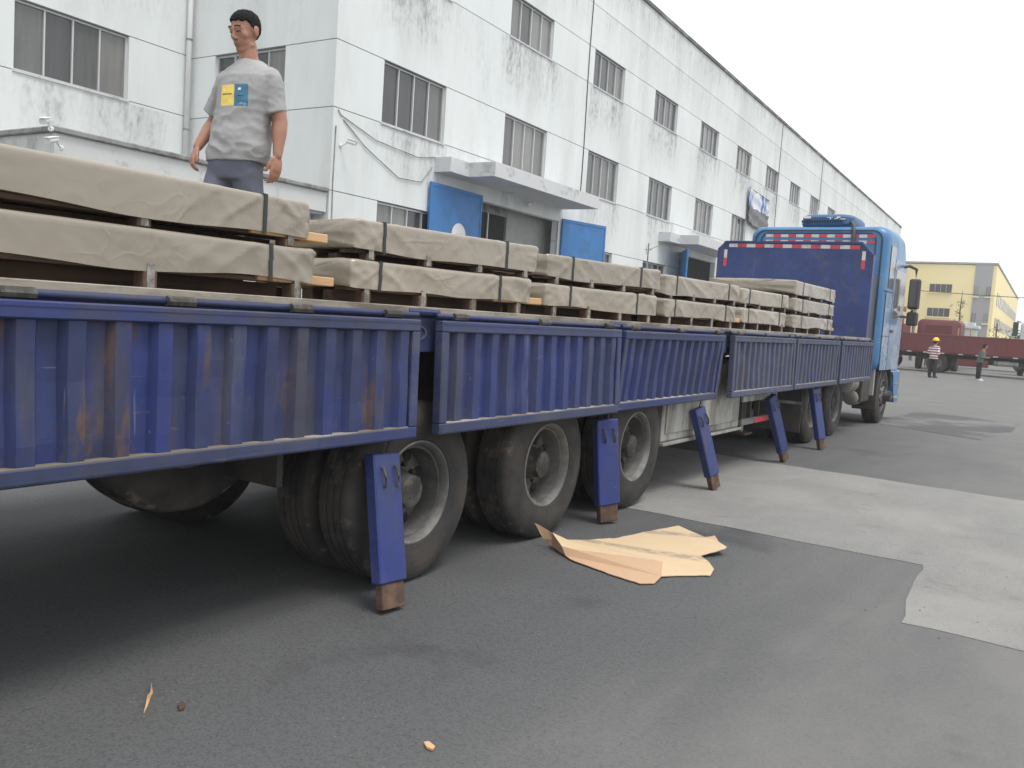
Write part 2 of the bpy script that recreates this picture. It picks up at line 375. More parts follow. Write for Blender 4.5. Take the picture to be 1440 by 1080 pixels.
def shirt_mat():
    q = NT('grey_tee_with_print', False); x, y, z = q.sep(q.P)
    c = q.shade((.325,.325,.328,1), .84, 1.12, q.noise(q.P, 9, 6, .6)); c = q.shade(c, .94, 1.06, q.noise(q.P, 260, 2))
    def rect(x0, x1, z0, z1):
        m_ = q.mul(q.mul(q.math('GREATER_THAN', x, x0), q.math('LESS_THAN', x, x1)), q.mul(q.math('GREATER_THAN', z, z0), q.math('LESS_THAN', z, z1)))
        return q.mul(m_, q.math('LESS_THAN', y, -.03))
    zs = 0
    c = q.mix(rect(-.094, .004, 1.125, 1.245), c, (.80,.62,.17,1))
    c = q.mix(rect(.004, .096, 1.120, 1.248), c, (.075,.19,.29,1))
    c = q.mix(rect(-.086, -.012, 1.188, 1.194), c, (.08,.06,.03,1))
    c = q.mix(rect(.030, .072, 1.176, 1.181), c, (.03,.04,.06,1))
    c = q.mix(rect(.032, .052, 1.212, 1.226), c, (.75,.75,.75,1))
    c = q.mix(q.mul(rect(.04, .082, 1.128, 1.140), q.rng(q.noise(q.P, 160, 2), .5, .55)), c, (.5,.55,.6,1))
    return q.fin(c, .9, 0, q.bump(q.noise(q.P, 14, 5, .55, .8), .35, .012), .2)
def leaf_mat(name, a, b):
    q = NT(name); c = q.mix(q.noise(q.P, 1.5, 4), a, b); return q.fin(c, .6, 0, None, .3)

M = {}
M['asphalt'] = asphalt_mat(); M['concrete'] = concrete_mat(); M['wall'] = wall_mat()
M['patch'] = concrete_mat('dark_asphalt_patch', (.07,.07,.072,1), (.10,.10,.10,1))
M['joint'] = simple('joint_mortar', (.20,.205,.20,1), .9)
M['coping'] = simple('weathered_coping', (.30,.30,.285,1), .85, 0, .35, 1.5, (.08,.08,.075,1), .6, 1.2)
M['canopy'] = simple('grey_white_render', (.56,.57,.58,1), .8, 0, .08, 3, (.36,.36,.35,1), .15, 1.6, .1)
M['annex'] = simple('annex_pale_render', (.56,.57,.56,1), .8, 0, .08, 2, (.36,.355,.34,1), .15, 1.5)
M['trim'] = simple('grey_flashing', (.26,.265,.26,1), .7, 0, .2, 5, (.12,.118,.11,1), .35, 2)
M['alu'] = simple('window_aluminium', (.55,.56,.56,1), .45, .3, .12, 6)
M['glass'] = glass_mat()
M['black'] = simple('black_void', (.012,.012,.013,1), .9)
M['door'] = simple('blue_door_paint', (.030,.165,.43,1), .5, 0, .10, 1.5, (.05,.15,.32,1), .3, 2.0, .05)
M['inner'] = simple('interior_plaster', (.32,.33,.32,1), .85)
M['white'] = simple('white_plastic', (.72,.72,.71,1), .5, 0, .08)
M['dkgrey'] = simple('dark_grey_plastic', (.05,.05,.052,1), .5)
M['blue'] = blue_paint('trailer_blue_paint')
M['blue_f'] = blue_paint('panel_frame_blue_paint', (.034,.044,.098,1), (.027,.040,.142,1), .45, .75, (1,.16,1), .5)
M['blue_rust'] = blue_paint('rust_streaked_blue_paint', rust=.98, dust=.4)
M['blue_far'] = blue_paint('dusty_blue_paint', (.044,.055,.105,1), (.038,.052,.128,1), .18, .95)
M['post'] = blue_paint('stake_post_blue_paint', (.026,.041,.145,1), (.020,.036,.200,1), .45, .45, (1,1,.3), .45)
M['head'] = blue_paint('headboard_blue_paint', (.026,.046,.160,1), (.030,.058,.205,1), .25, .55, (1,1,1), .45)
M['deck'] = simple('dusty_deck_edge', (.30,.27,.225,1), .85, 0, .3, 6, (.12,.10,.08,1), .35, 5, .2, 40, (1,.25,1))
M['chassis'] = simple('chassis_black', (.024,.024,.026,1), .75, 0, .4, 5, (.07,.06,.05,1), .4, 4, .1)
M['disc'] = simple('grimy_wheel_disc', (.062,.058,.053,1), .7, .1, .4, 9, (.12,.105,.085,1), .4, 6, .15)
M['tyre'] = tyre_mat(); M['rim'] = rim_mat()
M['hub'] = simple('greasy_hub', (.10,.095,.085,1), .6, .2, .4, 12, (.03,.028,.025,1), .5, 9)
M['rust'] = simple('rusty_steel', (.145,.085,.055,1), .85, 0, .4, 9, (.06,.04,.03,1), .5, 7, .3)
M['steel'] = simple('dull_galvanised_steel', (.36,.355,.33,1), .5, .35, .2, 3, (.15,.135,.11,1), .4, 2.6, .06, 30, (1,1,.35))
M['bracket'] = simple('bracket_steel', (.30,.29,.27,1), .55, .3, .3, 20, (.12,.10,.08,1), .4, 14)
M['wood'] = simple('pale_skid_wood', (.50,.315,.16,1), .8, 0, .25, 5, (.25,.14,.07,1), .3, 5, .15, 40, (1,.15,1), .5, .2)
M['dkwood'] = simple('stained_skid_board', (.125,.075,.05,1), .85, 0, .35, 6, (.05,.035,.025,1), .4, 5, .2, 40, (1,.15,1))
M['paper'] = paper_mat()
M['strap'] = simple('strap_dark_green', (.030,.036,.034,1), .45, .2, .3, 20)
M['cab'] = simple('cab_sky_blue_paint', (.048,.165,.345,1), .32, 0, .08, 2, (.12,.22,.36,1), .25, 2.0)
M['cab_side'] = simple('cab_side_sheen_blue', (.12,.20,.31,1), .22, 0, .10, 2, (.30,.33,.38,1), .35, 1.8)  # grey reflections on the cab side put into its paint colour
M['cab_line'] = simple('seam_rubber', (.03,.05,.08,1), .7)
M['ac'] = simple('roof_unit_blue', (.028,.09,.20,1), .5, 0, .15, 6)
M['red_t'] = simple('red_reflective_tape', (.55,.045,.06,1), .35, 0, .15, 12, (.2,.05,.05,1), .2, 9)
M['white_t'] = simple('white_reflective_tape', (.58,.58,.59,1), .35, 0, .12, 12, (.35,.34,.33,1), .25, 9)
M['card'] = cardboard_mat('cardboard', (.50,.375,.235,1), (.58,.445,.29,1))
M['card_flap'] = cardboard_mat('cardboard_flap', (.46,.30,.19,1), (.52,.35,.225,1), False)
M['skin'] = simple('skin', (.33,.165,.110,1), .5, 0, .22, 14, None, 0, 0, .1, 60); M['skin'].node_tree.nodes['Principled BSDF'].inputs['Subsurface Weight'].default_value = .08
M['hair'] = simple('black_hair', (.010,.009,.009,1), .85, 0, .4, 60, bump=.8, bscale=110, spec=.2)
M['lip'] = simple('lip_skin', (.24,.09,.075,1), .5, 0, .1); M['eye'] = simple('eye_dark', (.02,.016,.014,1), .25)
M['tee'] = shirt_mat()
M['pants'] = simple('grey_blue_trousers', (.115,.125,.165,1), .9, 0, .18, 7, None, 0, 0, .3, 18)
M['shoe'] = simple('shoe_dark', (.03,.03,.03,1), .7); M['shoe_w'] = simple('shoe_white', (.6,.6,.58,1), .7)
M['maroon'] = simple('maroon_truck_paint', (.145,.020,.024,1), .5, 0, .2, 2, (.12,.05,.045,1), .35, 2.5)
M['cabred'] = simple('cab_red_paint', (.30,.028,.03,1), .35, 0, .1)
M['yellow'] = simple('yellow_render', (.90,.76,.41,1), .8, 0, .04, .4)
M['bgrey'] = simple('grey_render', (.34,.34,.345,1), .8, 0, .08, .5)
M['helmet'] = simple('yellow_helmet', (.80,.52,.02,1), .35, 0, .05)
M['dktrousers'] = simple('black_trousers', (.018,.018,.022,1), .9); M['green_top'] = simple('grey_green_shirt', (.11,.12,.105,1), .9, 0, .2, 8)
M['leaf'] = leaf_mat('foliage_green', (.045,.095,.02,1), (.12,.20,.05,1)); M['bark'] = simple('bark', (.10,.08,.06,1), .9)
M['cloth_b'] = simple('faded_grey_cloth', (.17,.175,.18,1), .9, 0, .3, 6)
def stripe_cloth():
    q = NT('blue_striped_cloth', False); x, y, z = q.sep(q.P)
    s_ = q.rng(q.noise(q.map(q.P, (1,1,.1)), 3.2, 3), .45, .52); c = q.mix(s_, (.10,.17,.42,1), (.60,.63,.70,1)); return q.fin(c, .85)
M['cloth_s'] = stripe_cloth()
def stripe_tee():
    q = NT('maroon_white_striped_tee', False); x, y, z = q.sep(q.P)
    s_ = q.math('GREATER_THAN', q.math('FRACT', q.mul(z, 9.0)), .5); c = q.mix(s_, (.25,.05,.07,1), (.75,.72,.72,1)); return q.fin(c, .9)
M['tee_s'] = stripe_tee()
# ------------------------------------------------------------------ ground
def struct(o): o['kind'] = 'structure'; return o
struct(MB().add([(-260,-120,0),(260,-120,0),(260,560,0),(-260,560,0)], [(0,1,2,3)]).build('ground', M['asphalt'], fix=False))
def ragged(pts, step=.35, amp=.03, seed=1):
    out = []
    for i, p in enumerate(pts):
        q = pts[(i+1) % len(pts)]; L = math.dist(p, q); n = max(1, int(L/step)) if L < 60 else 40
        for k in range(n):
            t = k/n; x = p[0]+(q[0]-p[0])*t; y = p[1]+(q[1]-p[1])*t
            if k: x += amp*noise.noise((x*2.1, y*2.1, seed)); y += amp*noise.noise((x*2.1+9, y*2.1, seed))
            out.append((x, y))
    return out
def sheet(name, pts, z, mat):
    n = len(pts); return struct(MB().prism(pts, z-.0035, z, 'z').build(name, mat))
sheet('concrete_paving', ragged([(-12.5,6.72),(-.80,6.58),(-.70,5.13),(14,5.0),(14,10.05),(-.4,10.23),(-12.5,10.5)], .16, .06), .004, M['concrete'])
sheet('asphalt_patch', ragged([(-3.4,17.2),(-1.3,16.2),(-1.0,20.6),(-2.9,21.4)], .5, .25, 3), .004, M['patch'])
sheet('asphalt_patch', ragged([(1.2,13.0),(6.5,12.4),(6.8,15.6),(1.5,16.0)], .5, .2, 5), .004, M['patch'])

# ------------------------------------------------------------------ white factory (own frame: x out of the facade, y along it)
BT = .03811
def bpos(x, y, z=0): return Vector((x*math.cos(BT)-y*math.sin(BT), x*math.sin(BT)+y*math.cos(BT), z))
FAC = thing('factory_building', 'long white factory block with grey streaked walls and rows of windows', 'building', bpos(-15.29, 16.17), BT)
W = M['wall']; LEN = 96.0; BAY = 6.0; U0 = 1.81; WW = 2.78
def panels(u0, u1, z0, z1, openings=(), x0=-.25, x1=0.0):
    cur = u0
    for (a, b) in list(openings)+[(u1, u1)]:
        if a-cur > .01: MB().box(x0, x1, cur, a, z0, z1).build('wall_panel', W, FAC)
        cur = b
wins = [(U0+BAY*i, U0+BAY*i+WW) for i in range(16)]
doors = [(6.6, 11.8), (24.4, 29.6), (60.6, 65.8)]
gwins = [wins[i] for i in (0, 2, 3, 5, 6, 7, 8, 11, 12, 13, 14, 15)]
gd = sorted(gwins+doors)
J = .011
panels(0, LEN, 0, 2.75-J, doors); panels(0, LEN, 2.75+J, 4.33-J, gd); panels(0, LEN, 4.33+J, 5.05, doors); panels(0, LEN, 5.05, 6.35-J)
panels(0, LEN, 6.35+J, 7.97-J, wins); panels(0, LEN, 7.97+J, 10.38-J)
panels(0, LEN, 10.38+J, 11.71-J, wins); panels(0, LEN, 11.71+J, 13.25-J); panels(0, LEN, 13.25+J, 14.80)
for zj, ops in ((2.75, doors), (4.33, gd), (6.35, ()), (7.97, ()), (10.38, ()), (11.71, ()), (13.25, ())):
    cur = 0.0
    for (a, b) in list(ops)+[(LEN, LEN)]:
        MB().box(-.24, -.03, cur+.02, a-.02, zj-J-.002, zj+J+.002).build('wall_joint', M['joint'], FAC); cur = b
MB().cbox(-.30, .07, -.07, LEN+.05, 14.80, 14.98, .02).build('parapet_coping', M['coping'], FAC)
# return wall (faces back along the truck) and recessed left wing
RW = (-4.35, -1.72)
def rpanel(xa, xb, z0, z1): MB().box(xa, xb, .0, .25, z0, z1).build('wall_panel', W, FAC)
for z0, z1 in ((0, 4.33), (4.33, 6.35), (7.97, 10.38), (10.38, 11.71), (11.71, 13.25), (13.25, 14.8)):
    rpanel(-5.34, -.252, z0+J, z1-J if z1 < 14.8 else z1)
rpanel(RW[1], -.252, 6.35+J, 7.97-J); rpanel(-5.34, RW[0], 6.35+J, 7.97-J); rpanel(RW[0], RW[1], 6.35+J, 7.05)
for zj in (4.33, 6.35, 7.97, 10.38, 11.71, 13.25): MB().box(-5.32, -.26, .03, .24, zj-J-.002, zj+J+.002).build('wall_joint', M['joint'], FAC)
lw = [(-10.85, -7.9), (-4.80, -1.88)]
def lpanels(z0, z1, ops=()): panels(-26, -.0, z0+J, z1-J if z1 < 14.8 else z1, ops, -5.6, -5.35)
for z0, z1, o_ in ((0, 4.33, ()), (4.33, 6.40, ()), (6.40, 8.02, lw), (8.02, 10.38, ()), (10.38, 11.71, lw), (11.71, 13.25, ()), (13.25, 14.8, ())): lpanels(z0, z1, o_)
for zj in (4.33, 6.40, 8.02, 10.38, 11.71, 13.25): MB().box(-5.59, -5.38, -26, -.01, zj-J-.002, zj+J+.002).build('wall_joint', M['joint'], FAC)
MB().box(-5.64, -5.28, -26, -.08, 14.802, 14.982).build('parapet_coping', M['coping'], FAC)
MB().box(-5.33, -.30, -.06, .26, 14.804, 14.976).build('parapet_coping', M['coping'], FAC)
MB().box(-24, -.26, .27, LEN-.26, 13.9, 14.1).build('roof', M['coping'], FAC)
MB().box(-24, -5.62, -26, .26, 13.9, 14.1).build('roof', M['coping'], FAC)
MB().box(-24.3, -.26, LEN-.25, LEN, 0, 14.79).build('end_wall', W, FAC)
MB().box(-24.3, -24.02, -26, LEN-.27, 0, 14.79).build('back_wall', W, FAC)
# windows
def window(wd, ht, name='window'):
    f = MB()
    t = .05
    f.box(-.17, -.09, 0, wd, 0, t); f.box(-.17, -.09, 0, wd, ht-t, ht); f.box(-.17, -.09, 0, t, t, ht-t); f.box(-.17, -.09, wd-t, wd, t, ht-t)
    o = f.build(name, M['alu'], FAC)
    n = 4; pw = (wd-2*t)/n
    for i in range(n):
        MB().box(-.15, -.135, t+i*pw+.016, t+(i+1)*pw-.016, t+.003, ht-t-.003).build('pane', M['glass'], o)
        if i: MB().box(-.165, -.085, t+i*pw-.02, t+i*pw+.02, t+.001, ht-t-.001).build('mullion', M['alu'], o)
    MB().box(-.10, .035, -.03, wd+.03, -.05, -.004).build('window_sill', M['canopy'], o)
    return o
def place_windows(spots, wd, ht, rotz=0):
    p = window(wd, ht); tr = snap(p)
    for i, (x, y, z) in enumerate(spots):
        o = p if i == 0 else copy_tree(p, FAC, tree=tr)
        o.location = (x, y, z); o.rotation_euler = (0, 0, rotz)
place_windows([(0, a, 6.35+J) for a, b in wins], WW, 7.97-6.35-2*J)
place_windows([(0, a, 10.38+J) for a, b in wins], WW, 11.71-10.38-2*J)
place_windows([(0, a, 2.75+J) for a, b in gwins], WW, 4.33-2.75-2*J)
place_windows([(-5.35, a, 6.40+J) for a, b in lw], lw[0][1]-lw[0][0]-.03, 1.62-2*J)
place_windows([(-5.35, a, 10.38+J) for a, b in lw], lw[0][1]-lw[0][0]-.03, 1.33-2*J)
place_windows([(RW[0], 0, 7.05)], RW[1]-RW[0], .92-J, -PI/2)
# door porches
def porch(ua, ub):
    MB().box(-7, -.26, ua-3, ub+3, 1.0, 1.1).build('interior_floor', M['inner'], FAC)
    MB().box(-7.2, -7, ua-3, ub+3, 1.0, 5.6).build('interior_wall', M['inner'], FAC)
    MB().box(-7, -.26, ua-3.2, ua-3, 1.0, 5.6).build('interior_wall', M['inner'], FAC)
    MB().box(-7, -.26, ub+3, ub+3.2, 1.0, 5.6).build('interior_wall', M['inner'], FAC)
    MB().box(-7, -.26, ua-3, ub+3, 5.5, 5.7).build('interior_ceiling', M['inner'], FAC)
    MB().box(-.25, 0, ua, ub, 0, 1.1).build('dock_wall', M['canopy'], FAC)
for a, b in doors: porch(a, b)
# partition with dark window inside the first door
MB().box(-.75, -.65, 9.35, 14.2, 1.1, 5.5).build('interior_wall', M['inner'], FAC)
MB().box(-.75, -.65, 4.2, 9.35, 1.1, 3.5).build('interior_wall', M['inner'], FAC)
iw = MB().box(-.75, -.65, 5.9, 9.34, 3.5, 3.58).box(-.75, -.65, 5.9, 9.34, 4.86, 5.5).box(-.75, -.65, 5.9, 5.96, 3.58, 4.86).build('interior_window', M['trim'], FAC)
for i in range(3):
    MB().box(-.72, -.70, 5.97+i*1.12, 5.97+(i+1)*1.12-.03, 3.585, 4.855).build('pane', M['black'], iw)
    if i: MB().box(-.74, -.66, 5.97+i*1.12-.03, 5.97+i*1.12+.02, 3.582, 4.858).build('mullion', M['alu'], iw)
MB().cbox(-.05, .03, 11.80, 11.98, 1.1, 5.05, .01).build('door_frame', M['canopy'], FAC)
MB().cbox(-.05, .03, 6.45, 6.60, 1.1, 5.05, .01).build('door_frame', M['canopy'], FAC)
# door leaves
dl = MB().cbox(.06, .12, 3.95, 6.62, 1.15, 5.18, .006).build('door_leaf', M['door'], FAC, label='bright blue sliding door leaf with white disc')
for y0, y1, z0, z1 in ((3.95,6.62,5.08,5.18),(3.95,6.62,1.15,1.25),(3.95,4.03,1.25,5.08),(6.54,6.62,1.25,5.08)): MB().box(.121, .135, y0, y1, z0, z1).build('door_edge', M['door'], dl)
q_ = MB(); q_.lathe([(0, 1e-6), (0, .36), (.012, .36), (.012, 1e-6)], 28, Matrix.Translation((.125, 5.43, 3.82))); q_.build('white_disc', M['white'], dl)
for s_ in (-.12, .02, .13): MB().box(.137, .141, 5.43+s_-.03, 5.43+s_+.035, 3.86, 3.872).build('disc_mark', M['trim'], dl)
a_ = math.atan2(.62, 2.3)
def swing(u, ang, wd, z0, z1, nm):
    T = Matrix.Translation((.04, u, 0)) @ Matrix.Rotation(-ang, 4, 'Z')
    l = MB().cbox(0, .06, 0, wd, z0, z1, .006, T).build('door_leaf', M['door'], FAC, label=nm)
    MB().cbox(.061, .075, .0, wd, z1-.1, z1, .002, T).cbox(.061, .075, 0, .08, z0, z1-.101, .002, T).cbox(.061, .075, wd-.08, wd, z0, z1-.101, .002, T).build('door_edge', M['door'], l)
swing(11.99, a_, 2.42, 1.15, 5.16, 'bright blue door leaf swung open')
swing(24.3, PI-.50, 2.5, 1.15, 5.1, 'blue door leaf standing open at right angles')
# canopies with the stepped front edge
def canopy(u0, u1, us, zb):
    pl = [(-.0, u0), (.575, u0), (.575, us), (1.49, us), (1.49, u1), (0, u1)]
    o = MB().prism(pl, zb, zb+.10, 'z').build('canopy_slab', M['canopy'], FAC)
    f = MB(); t = .09
    f.box(.575-t, .575, u0, us, zb+.10, zb+.41); f.box(1.49-t, 1.49, us, u1, zb+.10, zb+.41)
    f.box(0, .575-t-.001, u0, u0+t, zb+.10, zb+.41); f.box(.577, 1.49-t-.001, us, us+t, zb+.10, zb+.41); f.box(0, 1.49-t-.001, u1-t, u1, zb+.10, zb+.41)
    f.build('canopy_upstand', M['canopy'], o)
canopy(4.21, 12.0, 5.13, 5.49); canopy(21.4, 29.7, 22.6, 5.35); canopy(58.6, 66.8, 59.6, 5.4)
# pipes and cables on the wall
MB().tube([(-5.22, -.16, 4.4), (-5.22, -.16, 14.6)], .07, 10).build('drain_pipe', M['white'], FAC, True)
for zz in (6.0, 8.4, 10.8): MB().tube([(-5.22, -.16, zz), (-5.22, -.16, zz+.05)], .085, 10).build('pipe_clip', M['trim'], FAC)
for uu, z0, z1 in ((13.35, 6.0, 14.7), (40.6, 6.4, 14.8), (52.6, 11.0, 14.8)):
    MB().tube([(.02, uu+.03*math.sin(k), z0+(z1-z0)*k/8) for k in range(9)], .018, 5).build('wall_cable', M['dkgrey'], FAC)
MB().tube([(.02, .35, 6.1), (.03, 1.2, 5.6), (.03, 2.6, 5.05), (.03, 3.6, 5.1), (.02, 4.1, 5.6)], .012, 5).build('wall_cable', M['trim'], FAC)
MB().tube([(.02, .15, 6.3), (.02, .25, 6.2), (.03, 1.6, 5.85), (.03, 3.4, 5.75), (.02, 4.2, 5.9)], .012, 5).build('wall_cable', M['trim'], FAC)
MB().tube([(.02, .10, 5.9), (.02, .08, 4.6), (.02, .14, 2.2)], .014, 5).build('wall_cable', M['trim'], FAC)
# ------------------------------------------------------------------ low annex in the corner
ANX = thing('annex_building', 'low pale annex with grey overhanging roof edge behind the loaded trailer', 'building', bpos(-15.29-2.6, 9.2), BT)
def alo(x, u): return x+2.6, u-(9.2-16.17)             # facade frame -> annex frame
MB().box(-2.5, 2.10, .5, 6.9, 0, 3.72).build('wall', M['annex'], ANX)
MB().box(2.45, 2.55, .0, 6.93, 3.78, 4.26).build('fascia', M['annex'], ANX)
MB().box(-2.68, 2.44, .0, .10, 3.78, 4.26).build('fascia', M['annex'], ANX)
MB().box(-2.68, 2.44, .11, 6.93, 3.722, 3.80).build('soffit', M['canopy'], ANX)
MB().cbox(-2.68, 2.62, -.07, 6.93, 4.262, 4.37, .02).build('roof', M['trim'], ANX)
lv = MB().box(2.101, 2.16, 5.55, 6.75, 2.55, 3.6).build('louvre', M['alu'], ANX)
for k in range(9): MB().box(2.161, 2.19, 5.6, 6.7, 2.6+k*.11, 2.66+k*.11).build('slat', M['annex'], lv)
ORG[ANX] = Vector()
# ------------------------------------------------------------------ security cameras
def cctv(label, loc, rotz, long=.22, tilt=-.25):
    t = thing('security_camera', label, 'camera', loc, rotz, 'cameras on the factory walls')
    Mx = Matrix.Translation((.17, 0, .05)) @ Matrix.Rotation(-tilt, 4, 'Y')
    MB().lathe([(0, .045), (.01, .05), (long, .05), (long+.03, .058), (long+.03, .05)], 14, Mx).build('housing', M['white'], t, 40)
    MB().cbox(.0, long+.06, -.055, .055, .05, .06, .004, Mx).build('hood', M['white'], t)
    MB().lathe([(long+.02, 1e-6), (long+.02, .04), (long+.025, .04), (long+.025, 1e-6)], 12, Mx).build('lens', M['black'], t)
    MB().tube([(-.0, 0, -.06), (.07, 0, -.05), (.17, 0, .02)], .016, 7).build('arm', M['white'], t)
    MB().lathe([(0, .05), (.03, .045)], 12, Matrix.Translation((0, 0, -.06))).build('wall_plate', M['white'], t)
    return t
def fw_(x, u, z): return bpos(-15.29+x, 16.17+u, z)
cctv('white bullet camera on the white factory block corner beside cables', fw_(.005, .3, 5.52), BT+.35)
cctv('dark bullet camera under the stepped canopy above the open doorway', fw_(.005, 9.6, 5.30), BT-.9)
cctv('upper white bullet camera at the annex roof corner', bpos(-15.20, 9.05, 4.34), BT-1.15+PI*.1, .26)
cctv('lower white bullet camera below the annex roof corner', bpos(-15.21, 9.25, 4.05), BT-1.0, .30)
# hanging cloths, antenna on the wall
t = thing('hanging_cloth', 'blue and white striped cloth with grey cloth hung on the factory wall', 'cloth', fw_(.06, 36.4, 8.0), BT)
def wavy(u0, u1, z0, z1, x0, sag):
    m_ = MB()
    def fn(a, b): return (x0+.06*math.sin(a*19)+.03*math.sin(b*9+a*5), -2.2+u0+(u1-u0)*a, z0+(z1-z0)*b-sag*math.sin(PI*a)*(1-b)-.12*a*b)
    m_.grid(fn, 26, 8); n = len(m_.v); back = [(v.x-.02, v.y, v.z) for v in m_.v]; m_.add(back, [f[::-1] for f in m_.f]); return m_
wavy(0, 4.3, .75, 1.75, .1, .05).build('striped_cloth', M['cloth_s'], t, True); wavy(.1, 4.2, -.15, .78, .14, .16).build('grey_cloth', M['cloth_b'], t, True)
MB().tube([(.1, -2.3, 1.78), (.1, 2.2, 1.62)], .02, 6).build('cloth_line', M['dkgrey'], t)
t = thing('wall_antenna', 'thin grey antenna mast standing against the factory wall', 'antenna', fw_(.6, 18.9, 0), BT)
MB().tube([(0,0,0), (0,0,5.0)], .03, 7).build('mast', M['trim'], t)
MB().tube([(0,-.35,4.7), (0,.35,4.75)], .018, 6).tube([(0,0,4.72), (.1,.75,4.95)], .015, 6).tube([(0,-.2,4.5), (0,-.2,4.9)], .012, 6).build('cross_arm', M['trim'], t)
# ------------------------------------------------------------------ wheels
def tyre_prof(w_=.28, R=.52, ri=.29):
    p = [(-.03, ri-.01), (-.004, ri+.012), (.006, ri+.05), (.012, .385), (.006, .435), (-.006, .475), (-.018, .498), (-.034, .513)]
    x = -.05
    for g in range(4):
        p += [(x, R), (x-.034, R), (x-.036, R-.014), (x-.046, R-.014)]; x -= .048
    p += [(x+.002, R), (-w_+.05, R)]
    p += [(-w_-a, r) for (a, r) in ((-.034,.513),(-.018,.498),(-.006,.475),(.006,.435),(.012,.385),(.006,ri+.05),(-.004,ri+.012),(-.03,ri-.01))]
    return p
def flat(mb, lim=-.512):
    for v in mb.v:
        if v.z < lim: v.z = lim+(v.z-lim)*.25
    return mb
def wheel(parent, deep=True, steer=False):
    """local: axle along x, outer face at x = 0"""
    d = .165 if deep else .03
    prof = [(-.045, .262), (-.012, .272), (-.002, .286), (-.006, .297), (-.02, .292), (-.03, .275), (-.06, .258), (-.10, .252), (-d-.005, .240)]
    if not deep: prof = [(-.045, .262), (-.012, .272), (-.002, .286), (-.006, .297), (-.02, .292), (-.05, .262), (-.06, .245), (-.035, .21), (.02, .15), (.025, .12), (.02, 1e-6)]
    r = MB().lathe(prof, 40, cap=not deep); r.lathe([(-.26, .24), (-.26, .262), (-.05, .262), (-.05, .25), (-.24, .23)], 32, closed=True)
    o = r.build('wheel', M['rim'], parent, 40, local=True)
    flat(MB().lathe(tyre_prof(), 56, closed=True)).build('tyre', M['tyre'], o, 35)
    x0 = -d if deep else .02
    if deep: MB().lathe([(-d-.006, .2385), (-d, .215), (-d+.012, .17), (-d+.006, .135), (-d-.01, 1e-6)], 32).build('wheel_disc', M['disc'], o, 40)
    h = MB().lathe([(x0-.02, .12), (x0+.03, .115), (x0+.06, .10), (x0+.125, .092), (x0+.135, .07), (x0+.135, 1e-6)], 20)
    for k in range(10):
        a = 2*PI*k/10; h.lathe([(x0, .016), (x0+.035, .016), (x0+.04, 1e-6)], 6, Matrix.Translation((0, .145*math.cos(a), .145*math.sin(a))))
    h.build('hub', M['hub'], o, 35)
    for k in range(8):
        a = 2*PI*(k+.5)/8; c, s_ = math.cos(a), math.sin(a); rr = .195 if deep else .185
        xx = (-d+.012) if deep else -.005
        MB().lathe([(xx-.012, 1e-6), (xx-.012, .036), (xx, .034), (xx, 1e-6)], 10, Matrix.Translation((.004, rr*c, rr*s_))).build('hand_hole', M['black'], o)
    return o
WZ = .516
# ------------------------------------------------------------------ trailer
XR, XL, DECK = -2.985, -5.585, 1.55
TR = thing('flatbed_trailer', 'long blue flatbed semi trailer with dropped corrugated side panels loaded with wrapped bundles', 'trailer', (-4.28, 8.3, 0), world=True)
Y0, Y1 = -.42, 15.25
MB().box(XL+.03, XR-.03, Y0, Y1, 1.515, DECK).build('deck', M['deck'], TR)
MB().cbox(XR-.028, XR+.012, Y0, Y1, 1.522, DECK+.006, .004).build('deck_edge', M['deck'], TR)
MB().cbox(XL-.012, XL+.028, Y0, Y1, 1.522, DECK+.006, .004).build('deck_edge', M['deck'], TR)
for X in (XR-.10, XL+.04): MB().box(X, X+.06, Y0, Y1, 1.36, 1.513).build('side_rail', M['blue_f'], TR)
for X in (-3.86, -4.82):
    MB().prism([(Y0+.1, 1.36), (Y0+.1, 1.05), (3.0, .92), (9.2, .92), (10.6, 1.22), (Y1-.1, 1.22), (Y1-.1, 1.36)], X, X+.12, 'x').build('main_beam', M['chassis'], TR)
k = 0
y = Y0+.3
while y < Y1:
    MB().box(XL+.11, XR-.11, y, y+.06, 1.37, 1.512).build('cross_member', M['chassis'], TR); y += .62
MB().box(XL+.05, XR-.05, Y0-.06, Y0-.002, 1.05, 1.545).build('rear_beam', M['blue_f'], TR)
PY = [(-.40, 3.56), (3.745, 5.928), (6.013, 8.196), (8.463, 10.646), (10.744, 12.927), (13.065, 15.248)]
tilt = [.015, .03, -.075, .02, .0, .0]
PH = .625
